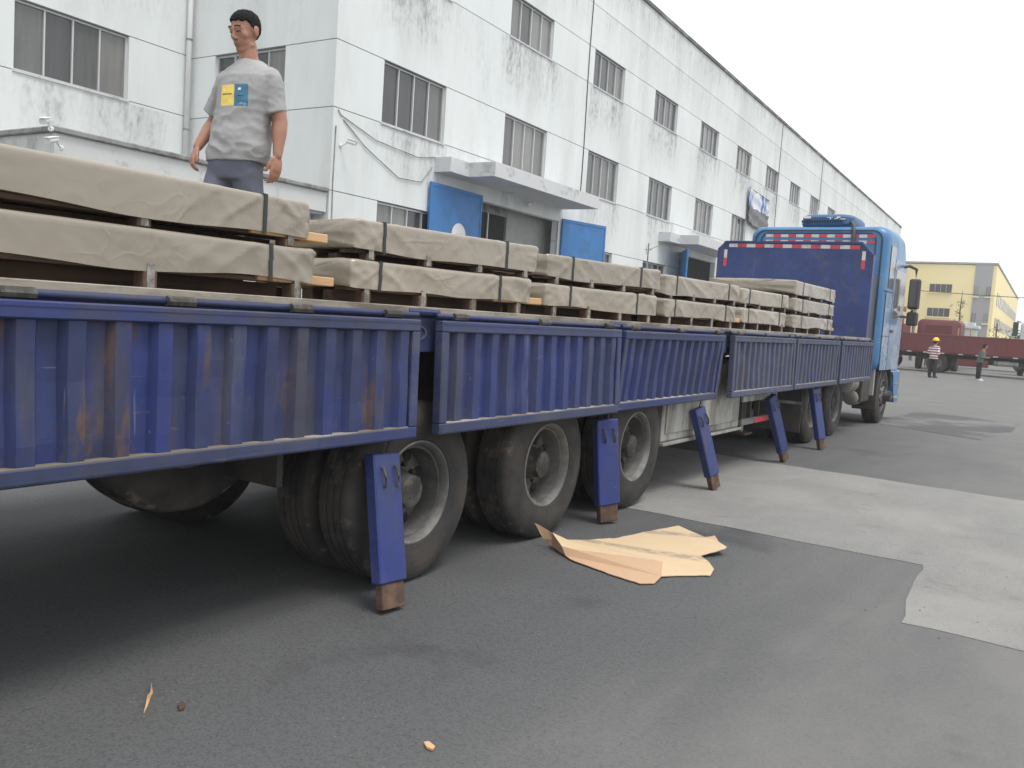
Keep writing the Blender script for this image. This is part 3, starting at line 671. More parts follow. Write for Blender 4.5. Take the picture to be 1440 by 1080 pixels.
def side_panel(L, mf, ms, ribs):
    """origin at the hinge (top, rear end), y along the trailer, x outwards"""
    t = .062; d0, d1 = .0, .06
    f = MB()
    f.cbox(d0, d1, 0, L, -t, 0, .006); f.cbox(d0, d1, 0, L, -PH, -PH+t, .006)
    f.box(d1-.002, d1+.004, .01, L-.01, -PH+.012, -PH+.020); f.box(d1-.002, d1+.003, .01, L-.01, -.02, -.013)
    f.cbox(d0+.001, d1-.001, 0, t, -PH+t, -t, .006); f.cbox(d0+.001, d1-.001, L-t, L, -PH+t, -t, .006)
    o = f.build('side_panel', mf, TR, local=True)
    # pressed sheet with trapezoid ribs
    n = ribs; p = (L-2*t)/n; xa, xb = .012, .047
    pts = []
    for i in range(n):
        y_ = t+i*p
        pts += [(y_, xa), (y_+p*.40, xa), (y_+p*.52, xb), (y_+p*.88, xb)]
    pts.append((L-t, xa))
    v = []; fc = []
    nz = 7
    for j in range(nz+1):
        z_ = -PH+t+.002+(PH-2*t-.004)*j/nz
        for i, (y_, x_) in enumerate(pts):
            dent = .010*noise.noise((y_*2.5, z_*5, L*7))+.003*noise.noise((y_*9, z_*9, L))
            v.append((x_+dent, y_, z_))
    m_ = len(pts)
    for j in range(nz):
        for i in range(m_-1): fc.append((j*m_+i, j*m_+i+1, (j+1)*m_+i+1, (j+1)*m_+i))
    nb = len(v); v += [(a-.004, b, c) for a, b, c in v]; fc += [tuple(q+nb for q in f_[::-1]) for f_ in fc]
    MB().add(v, fc).build('corrugated_sheet', ms, o, fix=False)
    # dusty ledges on the bottom rail between the ribs
    MB().cbox(.010, .056, t+.004, L-t-.004, -PH+t-.004, -PH+t+.004, .002).build('dusty_ledge', M['deck'], o)
    for yy in ([.18, L/2, L-.18] if L < 3 else [L-.2-.62*k for k in range(6)]):
        MB().tube([(.035, yy-.06, .022), (.035, yy+.06, .022)], .021, 8).build('hinge_knuckle', M['hub'], o)
    return o
for i, (a, b) in enumerate(PY):
    mf, ms = ((M['blue_f'], M['blue_rust']), (M['blue_f'], M['blue']), (M['blue_f'], M['blue']))[i] if i < 3 else (M['blue_far'], M['blue_far'])
    o = side_panel(b-a, mf, ms, (22, 12, 12, 12, 12, 12)[i]); o.location = Vector((XR+.012, a, 1.487))-ORG[TR]; o.rotation_euler = (0, -tilt[i], 0)
    o['label'] = ['rust streaked blue drop side panel at the trailer tail', 'blue drop side panel over the rear and middle axles', 'skewed blue drop side panel over the front trailer axle', 'dusty blue drop side panel over the tool box', 'dusty blue drop side panel over the tractor drive axles', 'dusty blue drop side panel next to the cab'][i]
    c = o.copy(); C.objects.link(c); c.location = Vector((XL-.012, b, 1.487))-ORG[TR]; c.rotation_euler = (0, 0, PI); c['label'] = 'blue drop side panel on the far side of the trailer'
    for ch in kids(o):
        e = ch.copy(); C.objects.link(e); e.parent = c
    MB().tube([(XR+.035, a-.01, 1.512), (XR+.035, b+.01, 1.512)], .014, 8).build('hinge_rod', M['blue_f'], TR, True)
gapY = [(PY[i][1]+PY[i+1][0])/2 for i in range(5)]
for i, gy in enumerate(gapY):
    hw = (PY[i+1][0]-PY[i][1])/2
    o = MB().cbox(XR-.038, XR-.022, gy-.16, gy+.16, 1.31, 1.50, .004).build('stake_pocket', M['blue_f'], TR)
    MB().lathe([(-.006, .034), (.006, .034), (.006, .044), (-.006, .044)], 18, Matrix.Translation((XR-.018, gy, 1.415)) @ Matrix.Diagonal((1, 1.35, .9, 1)), closed=True).build('pocket_ring', M['blue_far'], o)
    MB().tube([(XR-.0, gy-.13, 1.53), (XR-.0, gy+.13, 1.53)], .02, 8).build('lock_bar', M['blue_f'], o)
# stake posts hanging below the gaps
posts = [((-2.97, 3.37, .79), (-2.82, 3.33, .02), .19, .075, .06), ((-3.00, 5.92, .80), (-2.93, 5.95, .02), .20, .075, .45), ((-3.02, 7.86, .78), (-2.84, 8.02, .02), .16, .08, .25), ((-3.02, 10.15, .80), (-2.89, 10.52, .02), .15, .08, .3), ((-3.02, 12.1, .82), (-2.86, 12.14, .02), .16, .08, .35)]
for i, (tp, bt, wd, dp, rz) in enumerate(posts):
    tp = Vector(tp); bt = Vector(bt); ax = (tp-bt); L = ax.length; ax.normalize()
    yv = Vector((-math.sin(-rz)*-1*-1, math.cos(rz), 0)); yv = Vector((math.sin(rz), math.cos(rz), 0)); yv = (yv-ax*yv.dot(ax)).normalized(); xv = yv.cross(ax)
    T = Matrix(((xv.x, yv.x, ax.x, bt.x), (xv.y, yv.y, ax.y, bt.y), (xv.z, yv.z, ax.z, bt.z), (0,0,0,1)))
    o = MB().cbox(-dp/2, dp/2, -wd/2, wd/2, .13, L, .008, T).build('stake_post', M['post'], TR)
    MB().cbox(-dp/2+.012, dp/2-.012, -wd/2+.016, wd/2-.016, 0, .129, .004, T).build('post_foot', M['rust'], o)
    for s_ in (-.045, .045):
        MB().tube([T @ Vector(p) for p in ((dp/2, s_, L-.07), (dp/2+.014, s_, L-.075), (dp/2+.022, s_+.004, L-.12), (dp/2+.012, s_+.012, L-.165), (dp/2, s_+.01, L-.175))], .007, 6).build('hook', M['hub'], o)
    MB().tube([T @ Vector((0, .03, L-.005)), Vector((XR-.06, gapY[i] if abs(gapY[i]-tp.y) < .5 else tp.y+.1, 1.37))], .006, 5).build('chain', M['chassis'], o)
# axles and wheels
proto = None
AX = [3.775, 5.20, 6.63]
def put_wheels(root, tmpl, y, xo, dual=True, z=WZ):
    loc = Vector((xo, y, z))-ORG[root]
    out = []
    for s_ in (1, -1):
        for d in ((0, 1) if dual else (0,)):
            c = copy_tree(tmpl[0], root, tree=tmpl[1]); x = xo-d*.325 if s_ == 1 else (-8.56-xo)+d*.325
            c.location = Vector((x, y, z))-ORG[root]
            # the inner of a pair sits the other way round
            c.rotation_euler = (random.random()*.0, 0, 0 if (s_ == 1) != (d == 1) else PI)
            if d == 1: c.location.x += -.28*s_
            out.append(c)
    return out
first = wheel(TR); tm = (first, snap(first))
for y in AX:
    put_wheels(TR, tm, y, -3.05)
    MB().tube([(-5.3, y, WZ), (-3.25, y, WZ)], .075, 10).build('axle', M['chassis'], TR)
    for X in (-3.82, -4.74):
        MB().box(X-.04, X+.04, y-.55, y+.55, WZ+.09, WZ+.16).build('leaf_spring', M['chassis'], TR)
        MB().box(X-.06, X+.06, y-.72, y-.58, WZ+.05, .94).build('spring_hanger', M['chassis'], TR)
    MB().lathe([(0, .12), (.26, .12)], 14, Matrix.Translation((-4.42, y+.25, .72))).build('brake_chamber', M['chassis'], TR)
for o in [first]+list(kids(first)): bpy.data.objects.remove(o)
# spare, mud flap, tool box, guards, landing gear
sw = wheel(TR); sw.location = Vector((-3.60, 2.68, .99))-ORG[TR]; sw['label'] = 'spare wheel slung under the trailer tail'
MB().box(-3.96, -3.90, 2.48, 2.88, .8, 1.37).build('spare_carrier', M['chassis'], TR)
MB().cbox(-3.72, -3.18, 2.86, 2.90, .64, 1.02, .004).build('mud_flap', M['chassis'], TR)
bx = MB().cbox(-3.5, -3.085, 7.22, 9.28, .495, 1.22, .012).build('tool_box', M['steel'], TR)
MB().cbox(-3.084, -3.072, 7.28, 9.22, .57, 1.18, .004).build('box_lid', M['steel'], bx); MB().cbox(-3.071, -3.05, 8.1, 8.24, .60, .66, .004).build('latch', M['hub'], bx)
MB().cbox(-3.51, -3.055, 7.20, 9.31, .465, .492, .004).build('box_lip', M['steel'], bx)
for k_ in range(2):
    MB().cbox(-3.10, -3.07, 9.35, 10.6, .50+.26*k_, .57+.26*k_, .006).build('side_guard_rail', M['steel'] if k_ else M['rim'], TR)
MB().cbox(-3.069, -3.065, 9.8, 10.5, .505, .565, .001).build('side_reflector', M['red_t'], TR)
for y in (9.42, 9.7, 10.0, 10.45): MB().box(-3.14, -3.101, y, y+.04, .55, 1.36).build('guard_upright', M['chassis'], TR)
MB().box(-3.7, -3.2, 9.4, 10.3, .72, 1.2).build('cable_crate', M['chassis'], TR)
for X in (-3.55, -4.95):
    o = MB().cbox(X-.07, X+.07, 10.62, 10.76, .45, 1.36, .008).build('landing_leg', M['chassis'], TR)
    MB().cbox(X-.05, X+.05, 10.64, 10.74, .28, .449, .006).build('inner_leg', M['steel'], o); MB().cbox(X-.14, X+.14, 10.55, 10.83, .25, .279, .006).build('foot', M['rust'], o)
for (y0, y1, X) in ((2.95, 3.0, 0), ): pass
for k_ in range(2): MB().lathe([(0, .13), (.9, .13)], 16, Matrix.Translation((-4.75, 7.3+.5*k_, .78))).build('air_tank', M['chassis'], TR)
# headboard
HB = 15.0
hx0, hx1 = -5.62, -3.0
hb = MB().prism([(hx0, 1.552), (hx1, 1.552), (hx1, 2.90), (hx1-.19, 3.10), (hx0+.14, 3.10), (hx0, 2.97)], HB, HB+.06, 'y').build('headboard', M['head'], TR, label='dark blue headboard with clipped corners and red white tape')
MB().prism([(hx1, 2.902), (hx1-.188, 3.102), (hx0+.138, 3.102), (hx0+.10, 3.065), (hx0+.15, 3.072), (hx1-.20, 3.07), (hx1-.03, 2.88)], HB-.025, HB-.002, 'y').build('top_rim', M['head'], hb)
def tape_row(x0, x1, z0, z1, y, n, par, slope=0):
    for i in range(n):
        a = x0+(x1-x0)*i/n; b = x0+(x1-x0)*(i+1)/n; za = slope*(i/n); zb_ = slope*((i+1)/n)
        MB().prism([(a, z0+za), (b-.004, z0+zb_), (b-.004, z1+zb_), (a, z1+za)], y-.003, y-.0005, 'y').build('reflective_tape', M['red_t'] if i % 2 else M['white_t'], par)
tape_row(hx0+.2, hx1-.22, 2.995, 3.055, HB, 14, hb, -.012)
for X in (hx0+.12, hx1-.18):
    MB().box(X, X+.055, HB-.003, HB-.0005, 2.66, 2.80).build('reflective_tape', M['red_t'], hb); MB().box(X, X+.055, HB-.003, HB-.0005, 2.804, 2.95).build('reflective_tape', M['white_t'], hb)
for X in (hx0, -4.9, -4.3, -3.7, hx1-.06): MB().box(X, X+.06, HB+.061, HB+.13, 1.552, 2.9).build('headboard_rib', M['head'], hb)
# ------------------------------------------------------------------ paper wrapped bundles
def bundle(label, xn, xf, y0, y1, z0, h, foot, straps, seed, end_board=False, feet=3, board=.03, skew=None):
    yc = (y0+y1)/2; L = y1-y0; Wd = xn-xf; rz = random.uniform(-.008, .008)
    if skew is not None:                 # near edge from (xr, yr) to (xn, y1): stacks set down askew
        xr, yr = skew; d_ = Vector((xn-xr, y1-yr, 0)); L = d_.length; d_.normalize(); rz = -math.atan2(d_.x, d_.y)
        c_ = (Vector((xr, yr, 0))+Vector((xn, y1, 0)))/2+Vector((-d_.y, d_.x, 0))*Wd/2; xn, xf = c_.x+Wd/2, c_.x-Wd/2; yc = c_.y
    t = thing('sheet_bundle', label, 'bundle', ((xn+xf)/2, yc, z0-board-foot), rz, 'paper wrapped bundles on the trailer')
    zb = board+foot
    ny = max(24, int(L/(.014 if y0 < 4 else .022))); loop = []
    # cross-section going round: near side bottom -> top -> far side -> bottom
    ns, nt_ = 11, 10
    rr_ = .020; arc = [(rr_*(1-math.cos(PI/2*k/3)), rr_*(1-math.sin(PI/2*k/3))) for k in range(4)]
    for j in range(ns-1): loop.append((Wd/2, j/(ns-1)*(h-rr_)))
    loop += [(Wd/2-a, h-b) for a, b in arc]; i1 = len(loop)-1
    for j in range(1, nt_): loop.append((Wd/2-rr_-(Wd-2*rr_)*j/nt_, h))
    loop += [(-Wd/2+a, h-b) for a, b in arc[::-1]]; i2 = len(loop)-1
    for j in range(1, ns): loop.append((-Wd/2, (h-rr_)*(1-j/(ns-1))))
    i3 = len(loop)-1
    for j in range(1, nt_): loop.append((-Wd/2+Wd*j/nt_, 0))
    m = len(loop)
    sy = [(-L/2+L*f) for f in straps]
    v = []; fc = []
    def disp(p, nx, nz, yy, endf):
        q = Vector((p[0]*1.0, yy, p[1]))+Vector((seed*7.3, seed*3.1, seed))
        a = noise.noise(q*1.5)*.013
        for s_ in sy:
            dy = yy-s_; w_ = math.exp(-abs(dy)/.24); sg = 1 if dy > 0 else -1
            r_ = (1-abs(noise.noise(Vector((q.x*2.5, q.y*3.4+sg*q.z*5.5, seed*1.7)))))**8; r2_ = (1-abs(noise.noise(Vector((q.x*3, q.y*7.5-sg*q.z*6, seed*2.3+4)))))**8
            a += (r_*.014+r2_*.007)*w_
        r1 = (1-abs(noise.noise(Vector((q.x*3, q.y*1.3+q.z*4, seed*.9)))))**9
        a += r1*.008*max(0, min(1, .5+2*noise.noise(q*.9)))
        a += (noise.noise(q*11)*.006+(1-abs(noise.noise(Vector((q.x*8, q.y*13+q.z*9, q.z*12)))))**5*.009)*endf
        pin = max([math.exp(-((yy-s_)/.05)**2) for s_ in sy]+[0])
        return a*(1-.9*pin)-.005*pin
    for i in range(ny+1):
        yy = -L/2+L*i/ny; e = min(i, ny-i)/ny*L
        endf = math.exp(-e/.18); rnd = max(0, 1-e/.03)
        for j, (px, pz) in enumerate(loop):
            top = pz >= h-1e-6; bot = pz <= 1e-6
            nx = 1 if px > Wd/2-.021 else (-1 if px < -Wd/2+.021 else 0); nz = 1 if top else (-1 if bot else 0)
            d = disp((px, pz), nx, nz, yy, endf)
            x = px+nx*d; z = pz+(nz*d*.5 if top else 0)
            if bot or (0 < pz < h*.2): z += (-.016+.026*noise.noise((yy*1.9+seed*5, seed, 1.5)))*(1-pz/(h*.2+1e-6) if not bot else 1)*(1 if abs(px) > Wd/2-.02 else .3)
            if top: z += .004*noise.noise((x*3, yy*3, seed))-.006*(abs(px)/(Wd/2))**6
            sh = 1-.035*rnd; v.append(Vector((x*sh, yy+(.012*noise.noise((px*5, pz*14, seed+i))*rnd), zb+h/2+(z-h/2)*(1-.07*rnd))))
    for i in range(ny):
        fc += [(i*m+j, i*m+(j+1) % m, (i+1)*m+(j+1) % m, (i+1)*m+j) for j in range(m)]
    # ends: folded in, shallow ring then centre
    for e, i in ((-1, 0), (1, ny)):
        b = len(v); c0 = Vector((0, e*(L/2+.004), zb+h/2))
        for j in range(m):
            p = v[i*m+j]; q = c0+(p-c0)*.55; q.y = e*(L/2+.012+.016*noise.noise((p.x*6, p.z*16, seed*2+e))); v.append(q)
        v.append(c0); nn = len(v)-1
        for j in range(m):
            k_ = (j+1) % m
            f1 = (i*m+j, b+j, b+k_, i*m+k_); f2 = (b+j, nn, b+k_)
            fc += [f1, f2] if e > 0 else [f1[::-1], f2[::-1]]
    MB().add(v, fc).build('paper_wrapping', M['paper'], t, 70)
    for s_ in sy:
        a_, b_ = Wd/2-.002, h-.001; wv = .010; o_ = .003; sk = random.uniform(-.02, .02)
        f = MB(); sec = [(a_, zb-.02), (a_+.001, zb+h*.5), (a_, zb+b_), (-a_, zb+b_), (-a_, zb-.02)]
        for (p, q) in zip(sec, sec[1:]):
            d = Vector((q[0]-p[0], 0, q[1]-p[1])).normalized(); nrm = Vector((-d.z, 0, d.x))*-1
            if nrm.dot(Vector((p[0]+q[0], 0, p[1]+q[1]-2*zb-h))) < 0: nrm = -nrm
            P_, Q_ = Vector((p[0], s_, p[1])), Vector((q[0], s_+sk*.3, q[1])); y_ = Vector((0, wv, 0))
            f.add([P_-y_, P_+y_, Q_+y_, Q_-y_, P_-y_+nrm*o_, P_+y_+nrm*o_, Q_+y_+nrm*o_, Q_-y_+nrm*o_], [(0,1,2,3),(7,6,5,4),(0,4,5,1),(1,5,6,2),(2,6,7,3),(3,7,4,0)])
        f.build('strap', M['strap'], t)
    # boards and feet
    MB().box(-.05, .05, -L/2+.05, L/2-.05, .002, foot).build('skid_beam', M['dkwood'], t); MB().box(Wd/2-.30, Wd/2-.22, -L/2+.05, L/2-.05, .002, foot).build('skid_beam', M['dkwood'], t)
    for X in (Wd/2-.10, -Wd/2+.10, 0): MB().cbox(X-.07, X+.07, -L/2+.03, L/2-.03, foot+.001, zb-.002, .003).build('skid_board', M['dkwood'], t)
    if end_board: MB().cbox(Wd/2-.26, Wd/2-.012, L/2-.34, L/2+.13, foot+.004, zb+.022, .004).build('end_board', M['wood'], t)
    for k_ in range(feet):
        yy = -L/2+.12+(L-.24)*k_/(feet-1)
        for X, sg in ((Wd/2-.035, 1), (-Wd/2+.035, -1)):
            MB().cbox(X-.035, X+.035, yy-.03, yy+.03, 0, foot, .003).build('foot_block', M['dkwood'], t)
            MB().cbox(X+sg*.036-.002, X+sg*.036+.002, yy-.017, yy+.017, .004, foot+board+.006, .001).build('bracket', M['bracket'], t)
    return t
XN, XF = -3.09, -4.20
S = [  # y0,y1 per stack; levels (z0 paper, height, foot)
    (.45, 2.93), (3.06, 4.94), (5.10, 6.96), (7.12, 8.98), (9.12, 10.80), (11.02, 13.12)]
where = ['at the trailer tail', 'right in front of the man, one stack ahead of the tail stack', 'third stack from the trailer tail', 'fourth stack from the trailer tail', 'fifth stack from the trailer tail, beside the triple stack']
where[1] = 'second stack from the trailer tail'
RC = [None, (-3.33, 3.46), (-3.30, 5.42), (-3.24, 7.40), (-3.19, 9.35)]      # near rear corners
for i, (a, b) in enumerate(S[:5]):
    st = [(.09, .89), (.14, .80), (.20, .80), (.14, .84), (.16, .84)][i]; wd = (1.11, .90, 1.0, 1.0, 1.05)[i]; sk = RC[i]; k2 = None if sk is None else (sk[0]+.02, sk[1]-.04)
    bundle('lower of two paper wrapped bundles, '+where[i], XN, XN-wd, a, b+(.04 if i == 0 else -.05), 1.645, .145, .070, st, i*2+1, i in (0, 1, 3), 4, .025, k2)
    bundle('upper of two paper wrapped bundles, '+where[i], XN+random.uniform(-.02, .015), XN-wd, a, b, 1.850, .157, .036, st, i*2+2, i == 0, 4, .024, sk)
a, b = S[5]
for k_, (z0, h_, ft, bd) in enumerate(((1.645, .140, .070, .025), (1.845, .150, .036, .024), (2.055, .155, .036, .024))):
    bundle(['bottom', 'middle', 'top'][k_]+' bundle of the triple paper wrapped stack by the blue headboard', XN, XF, a-.02*k_, b, z0, h_, ft, (.2, .86), 20+k_, k_ == 0, 4, bd)
# ------------------------------------------------------------------ cardboard and litter on the ground
cp = [(777,749,.10),(792,759,.05),(827,759,.02),(870,756,.012),(927,744,.012),(954,739,.015),(982,751,.03),(991,755,.035),(1005,759,.05),(1011,762,.055),(1022,769,.06),(1020,771,.055),(985,781,.02),(997,790,.015),(1004,800,.012),(999,809,.012),(955,809,.012),(930,810,.014),(932,790,.028),(880,782,.022),(815,774,.03),(790,768,.06)]
g0 = ground_at(880, 775)
cb = thing('cardboard_sheet', 'torn flattened brown cardboard lying on asphalt beside the wheel', 'cardboard', (g0.x, g0.y, 0), 0, world=True)
def slab(poly, th):
    pp = []
    for k_, p in enumerate(poly):
        q = poly[(k_+1) % len(poly)]; m_ = max(1, int(math.dist(p[:2], q[:2])/7))
        for u_ in range(m_):
            f_ = u_/m_; j_ = 0 if u_ == 0 else 1.1
            pp.append((p[0]+(q[0]-p[0])*f_+j_*noise.noise((p[0]+u_*3.1, k_, 1)), p[1]+(q[1]-p[1])*f_+j_*noise.noise((p[1]+u_*2.7, k_, 5)), p[2]+(q[2]-p[2])*f_))
    P_ = [ground_at(x, y, z) for x, y, z in pp]; n = len(P_)
    tri = tessellate_polygon([[Vector((p.x, p.y, 0)) for p in P_]])
    lo = [p-Vector((0, 0, th)) for p in P_]
    for p in lo: p.z = max(p.z, .0055)
    m_ = MB().add(P_+lo, [tuple(t_) for t_ in tri]+[tuple(q+n for q in t_[::-1]) for t_ in tri]+[(i, (i+1) % n, n+(i+1) % n, n+i) for i in range(n)]); return m_
slab(cp, .005).build('main_sheet', M['card'], cb)
fp = [(790,768,.062),(815,774,.034),(880,782,.026),(932,790,.032),(930,810,.02),(920,820,.012),(899,820,.012),(855,806,.012),(802,786,.014),(776,767,.02),(777,750,.105)]
slab(fp, .005).build('folded_flap', M['card_flap'], cb)
tip = [(752,735,.155),(777,749.5,.108),(776.5,767,.02),(764,757,.06)]
slab(tip, .005).build('curled_corner', M['card_flap'], cb)
slab([(991,755,.030),(1005,753,.02),(1008,757,.03),(1011,762,.05),(1000,760,.042)], .004).build('torn_tab', M['card_flap'], cb)
def litter(name, label, cat, poly, mat, th=.006):
    P_ = [ground_at(x, y, .012) for x, y in poly]; c = sum(P_, Vector())/len(P_); n = len(P_)
    tri = tessellate_polygon([P_]); lo = [Vector((p.x, p.y, .0045)) for p in P_]
    o = MB().add([p-Vector((c.x, c.y, 0)) for p in P_+lo], [tuple(t_) for t_ in tri]+[tuple(q+n for q in t_[::-1]) for t_ in tri]+[(i, (i+1) % n, n+(i+1) % n, n+i) for i in range(n)]).build(name, mat)
    o.location = (c.x, c.y, 0); tag(o, label, cat); return o
litter('wood_splinter', 'pale long wood splinter lying on dark asphalt', 'splinter', [(213,960),(215,973),(211,982),(207,993),(202,1002),(205,990),(207,978),(211,974)], M['wood'])
litter('brown_leaf', 'small dry reddish brown leaf on dark asphalt beside the splinter', 'leaf', [(250,989),(256,985),(261,989),(259,995),(252,997)], M['rust'])
litter('brown_leaf', 'small tan dry leaf alone on the asphalt', 'leaf', [(596,1043),(603,1042),(612,1049),(608,1053),(600,1050)], M['wood'])
gr = MB(); rg = random.Random(3)
for k_ in range(240):
    x = rg.uniform(-4.2, 1.5); y = rg.uniform(1.2, 9.5); s_ = rg.choice((.002, .003, .003, .005, .007)); z = .004
    a_ = rg.random()*6; gr.add([Vector((x+s_*rg.uniform(.6,1.4)*math.cos(a_+k*2.1), y+s_*rg.uniform(.6,1.4)*math.sin(a_+k*2.1), z)) for k in range(3)]+[Vector((x, y, z+s_))], [(0,1,3),(1,2,3),(2,0,3)])
o = gr.build('grit', M['rim']); o['kind'] = 'stuff'; o['label'] = 'scattered pale grit on the asphalt'; o['category'] = 'grit'
# ------------------------------------------------------------------ blue tractor unit
TC = thing('truck_tractor', 'sky blue cab over tractor unit coupled to the trailer', 'truck', (-4.25, 15.4, 0), world=True)
cx = -4.235
def rrect(hw, z0, z1, r, n=5):
    out = []
    for (sx, sz, a0) in ((1, 1, 0), (-1, 1, PI/2), (-1, -1, PI), (1, -1, 1.5*PI)):
        c = (sx*(hw-r), (z1-r) if sz > 0 else (z0+r))
        for k in range(n+1):
            a = a0+PI/2*k/n; out.append((c[0]+r*math.cos(a), c[1]+r*math.sin(a)))
    return out
secs = [(16.20, 1.10, 1.06, 3.38, .20), (16.23, 1.17, .99, 3.46, .20), (16.30, 1.215, .95, 3.50, .20), (16.6, 1.23, .95, 3.52, .20), (17.3, 1.23, .95, 3.54, .20), (17.8, 1.22, .95, 3.50, .20), (18.15, 1.19, .95, 3.36, .22), (18.38, 1.15, .95, 3.1, .24), (18.52, 1.10, .95, 2.3, .24), (18.55, 1.06, 1.0, 1.9, .24)]
v = []; fc = []; n_ = 24
for (y, hw, z0, z1, r) in secs: v += [Vector((cx+p[0], y, p[1])) for p in rrect(hw, z0, z1, r)]
for i in range(len(secs)-1): fc += [(i*n_+k, i*n_+(k+1) % n_, (i+1)*n_+(k+1) % n_, (i+1)*n_+k) for k in range(n_)]
fc += [tuple(range(n_)), tuple(range((len(secs)-1)*n_, len(secs)*n_))[::-1]]
body = MB().add(v, fc).build('cab', M['cab'], TC, 40)
# rear wall relief: two raised outlines
def outline(hw, z0, z1, r, t, y0, y1, mat, nm):
    a = rrect(hw, z0, z1, r); b = rrect(hw-t, z0+t, z1-t, max(.02, r-t)); n = len(a)
    vs = [(cx+p[0], y1, p[1]) for p in a]+[(cx+p[0], y0, p[1]) for p in a]+[(cx+p[0], y1, p[1]) for p in b]+[(cx+p[0], y0, p[1]) for p in b]
    fs = []
    for k in range(n):
        j = (k+1) % n; fs += [(k, j, n+j, n+k), (n+k, n+j, 3*n+j, 3*n+k), (3*n+k, 3*n+j, 2*n+j, 2*n+k), (2*n+k, 2*n+j, j, k)]
    return MB().add(vs, fs).build(nm, mat, body, 40)
outline(1.125, 1.1, 3.435, .18, .022, 16.186, 16.202, M['cab_line'], 'rear_seam'); outline(1.02, 1.25, 3.385, .14, .02, 16.185, 16.202, M['cab_line'], 'rear_seam')
MB().cbox(cx-.95, cx+.95, 16.188, 16.199, 1.3, 3.36, .004).build('rear_panel', M['cab'], body)
tape_row(cx-.92, cx+1.0, 3.300, 3.355, 16.186, 14, body, -.004)
tape_row(cx-.92, cx+1.0, 3.195, 3.250, 16.186, 14, body, -.004)
for z_ in (2.76, 2.60, 2.44): MB().box(cx+.93, cx+1.0, 16.183, 16.1855, z_, z_+.13).build('reflective_tape', M['red_t'] if z_ == 2.60 else M['white_t'], body)
MB().box(cx+1.085, cx+1.125, 16.215, 16.222, 2.68, 2.88).build('reflective_tape', M['white_t'], body)
# cab side: door panel, window, seams, handle
sx = cx+1.231
MB().cbox(sx-.004, sx+.008, 16.95, 18.12, 1.0, 3.0, .004).build('door', M['cab_side'], body)
MB().cbox(sx+.009, sx+.014, 17.05, 18.05, 1.95, 2.82, .002).build('side_window', M['glass'], body)
MB().cbox(sx-.004, sx+.006, 16.45, 16.90, 2.45, 3.2, .004).build('sleeper_window', M['glass'], body)
MB().cbox(sx-.004, sx+.004, 16.35, 16.92, 1.0, 2.35, .004).build('side_skin', M['cab_side'], body)
MB().box(sx+.0, sx+.005, 16.30, 18.2, 1.60, 1.614).build('side_seam', M['cab_line'], body); MB().box(sx-.03, sx+.004, 16.28, 16.94, 2.385, 2.40).build('side_seam', M['cab_line'], body)
MB().cbox(sx+.009, sx+.03, 17.0, 17.2, 1.68, 1.73, .004).build('door_handle', M['dkgrey'], body)
# wind deflector / intake stack behind the cab
MB().cbox(cx+.86, cx+1.10, 15.72, 16.12, 1.15, 2.62, .03).build('intake_stack', M['dkgrey'], TC)
MB().cbox(cx-1.1, cx-.9, 15.8, 16.1, 1.1, 2.5, .03).build('intake_stack', M['dkgrey'], TC)
# roof air conditioner
ac = MB().loft([(3.525, cx+.08, 17.0, .46, .62), (3.57, cx+.08, 17.0, .48, .65), (3.69, cx+.08, 17.0, .47, .64), (3.735, cx+.08, 17.0, .43, .58), (3.75, cx+.08, 17.0, .36, .5)], 40, 5).build('roof_air_conditioner', M['ac'], TC, 40)
for k in range(16): MB().box(cx-.34+k*.045, cx-.32+k*.045, 16.345, 16.36, 3.585, 3.625).build('vent_slot', M['black'], ac)
MB().box(cx-.30, cx-.18, 16.352, 16.358, 3.66, 3.70).build('label_plate', M['white'], ac)
# short maker's mark on the roof unit
for (a, b, c_, d) in ((.10,3.67,.20,3.68),(.15,3.64,.17,3.675),(.23,3.65,.29,3.665),(.27,3.665,.33,3.69),(.33,3.64,.42,3.655)): MB().prism([(cx+a, b), (cx+c_, b), (cx+c_+.01, d), (cx+a+.01, d)], 16.350, 16.356, 'y').build('lettering', M['white'], ac)
MB().tube([(cx+.45, 16.6, 3.63), (cx+.55, 16.35, 3.58), (cx+.62, 16.2, 3.50), (cx+.64, 16.14, 3.35), (cx+.64, 16.13, 2.6), (cx+.62, 16.1, 1.3)], .028, 8).build('drain_hose', M['dkgrey'], TC, True)
# mirrors
mr = MB().cbox(sx+.10, sx+.30, 17.90, 18.02, 2.15, 2.72, .03).build('mirror', M['dkgrey'], TC)
MB().cbox(sx+.12, sx+.28, 17.885, 17.899, 2.2, 2.68, .002).build('mirror_glass', M['glass'], mr)
MB().tube([(sx-.02, 17.8, 2.92), (sx+.08, 17.92, 2.96), (sx+.20, 17.96, 2.9), (sx+.20, 17.96, 2.72)], .03, 7).tube([(sx-.02, 17.8, 2.0), (sx+.12, 17.94, 2.0), (sx+.2, 17.96, 2.14)], .024, 7).build('mirror_arm', M['dkgrey'], mr, True)
MB().cbox(sx+.10, sx+.30, 17.92, 18.04, 1.84, 2.10, .03).build('mirror', M['dkgrey'], TC)
MB().cbox(sx+.05, sx+.09, 17.86, 17.96, 2.1, 2.2, .008).build('orange_sticker', M['wood'], TC)
